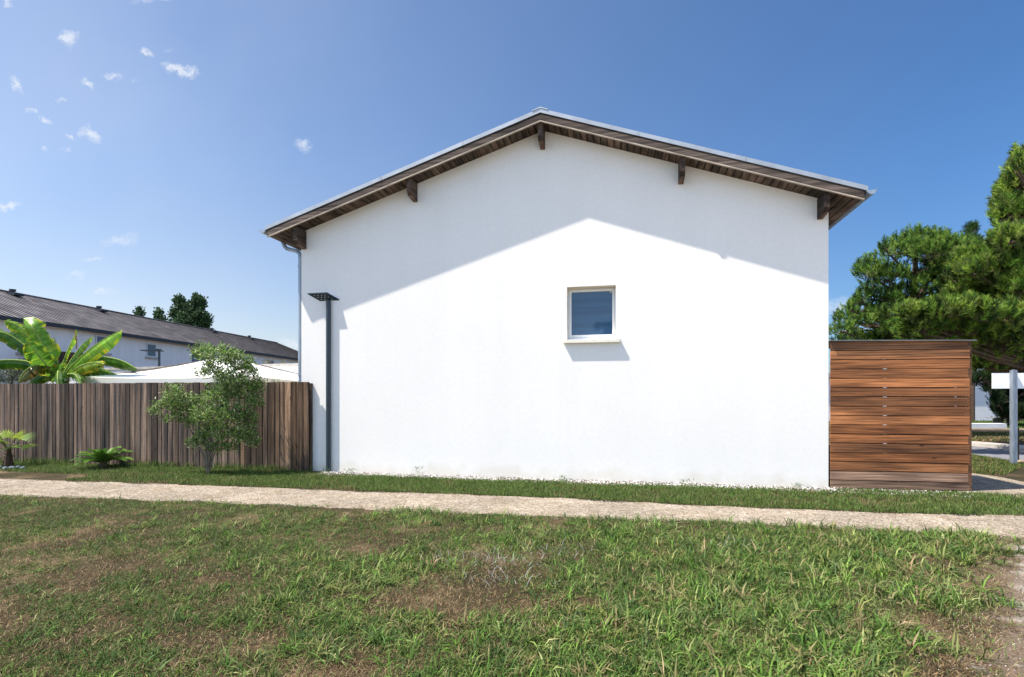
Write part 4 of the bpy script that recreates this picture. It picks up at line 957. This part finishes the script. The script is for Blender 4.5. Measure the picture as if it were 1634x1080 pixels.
# weeds at wall foot: broad small leaves
parts = []
for x_ in (-1.75, .9, 4.6, 2.9, -3.1):
    n = 60; q = Vector((x_, wallY(x_)-.28, 0)); h = rng.uniform(.03,.16,n)*(1.2 if x_ == -1.75 else .6)
    v, t, c = blades(q.x+rng.normal(size=n)*.05, q.y+rng.normal(size=n)*.04, rng.uniform(.03,.05,n), rng.uniform(.008,.014,n), mixtone(n,[(.08,.14,.05),(.11,.16,.07)],.2), rng.uniform(.5,1.4,n), .3)
    v = v.reshape(n,5,3); v[:,:,2] += h[:,None]; parts.append((v.reshape(-1,3), t, c))
collect(parts, 'weeds', 'small leafy weeds growing in the gravel at the foot of the white wall', 'weeds')
# pebbles: white wall-foot gravel and loose grit on the path
def pebbles(name, X, Y, S, tone, label):
    n = len(X); base = np.array([(1,0,0),(0,1,0),(-1,0,0),(0,-1,0),(0,0,1),(0,0,-1)],float)
    fc = np.array([(0,1,4),(1,2,4),(2,3,4),(3,0,4),(1,0,5),(2,1,5),(3,2,5),(0,3,5)])
    a = rng.uniform(0,6.28,n); sc_ = S[:,None]*rng.uniform(.6,1.2,(n,3))*np.array([1,1,.6])
    v = base[None]*sc_[:,None,:]*rng.uniform(.8,1.2,(n,6,1)); ca, sa = np.cos(a)[:,None], np.sin(a)[:,None]
    vx = v[...,0]*ca-v[...,1]*sa; vy = v[...,0]*sa+v[...,1]*ca
    Vv = np.stack([vx+X[:,None], vy+Y[:,None], v[...,2]+(S*.3)[:,None]],2).reshape(-1,3)
    Ff = (fc[None]+np.arange(n)[:,None,None]*6).reshape(-1,3)
    return tag(np_obj(name, Vv, Ff, np.repeat(tone,8,0), M['stone']), label, 'gravel', kind='stuff')
n = 9000; X = rng.uniform(-3.75, 7.2, n); Y = wallY(X)-rng.uniform(.0,.52,n); k = (X < 5.2) | (rng.random(n) < .5); X, Y = X[k], Y[k]; n = len(X)
pebbles('wall_gravel', X, Y, rng.uniform(.006,.019,n), mixtone(n,[(.62,.60,.56),(.70,.68,.65),(.5,.47,.43),(.16,.14,.13),(.35,.30,.26),(.66,.64,.6)],.15), 'white and dark pebbles along the foot of the white wall')
n = 38000; X = rng.uniform(-10.5, 8.5, n); Y = plow(X)+(pup(X)-plow(X))*rng.uniform(-.04,1.04,n); k = np.abs(X) < Y; X, Y = X[k], Y[k]; n = len(X)
pebbles('path_gravel', X, Y, rng.uniform(.003,.009,n), mixtone(n,[(.36,.31,.27),(.42,.37,.33),(.22,.17,.13),(.5,.46,.42),(.12,.09,.07)],.2), 'fine pale gravel grit scattered over the path')
X, Y = sample(26000, 2.6, 6.8); e = X-(.97*Y-.25); k = (e > -.75+rng.random(len(X))*.7); X, Y = X[k], Y[k]; n = len(X)
pebbles('loose_grit', X, Y, rng.uniform(.002,.006,n), mixtone(n,[(.36,.31,.27),(.48,.44,.40),(.15,.11,.08),(.25,.17,.11)],.2), 'loose grit and crumbs on the worn ground at right')
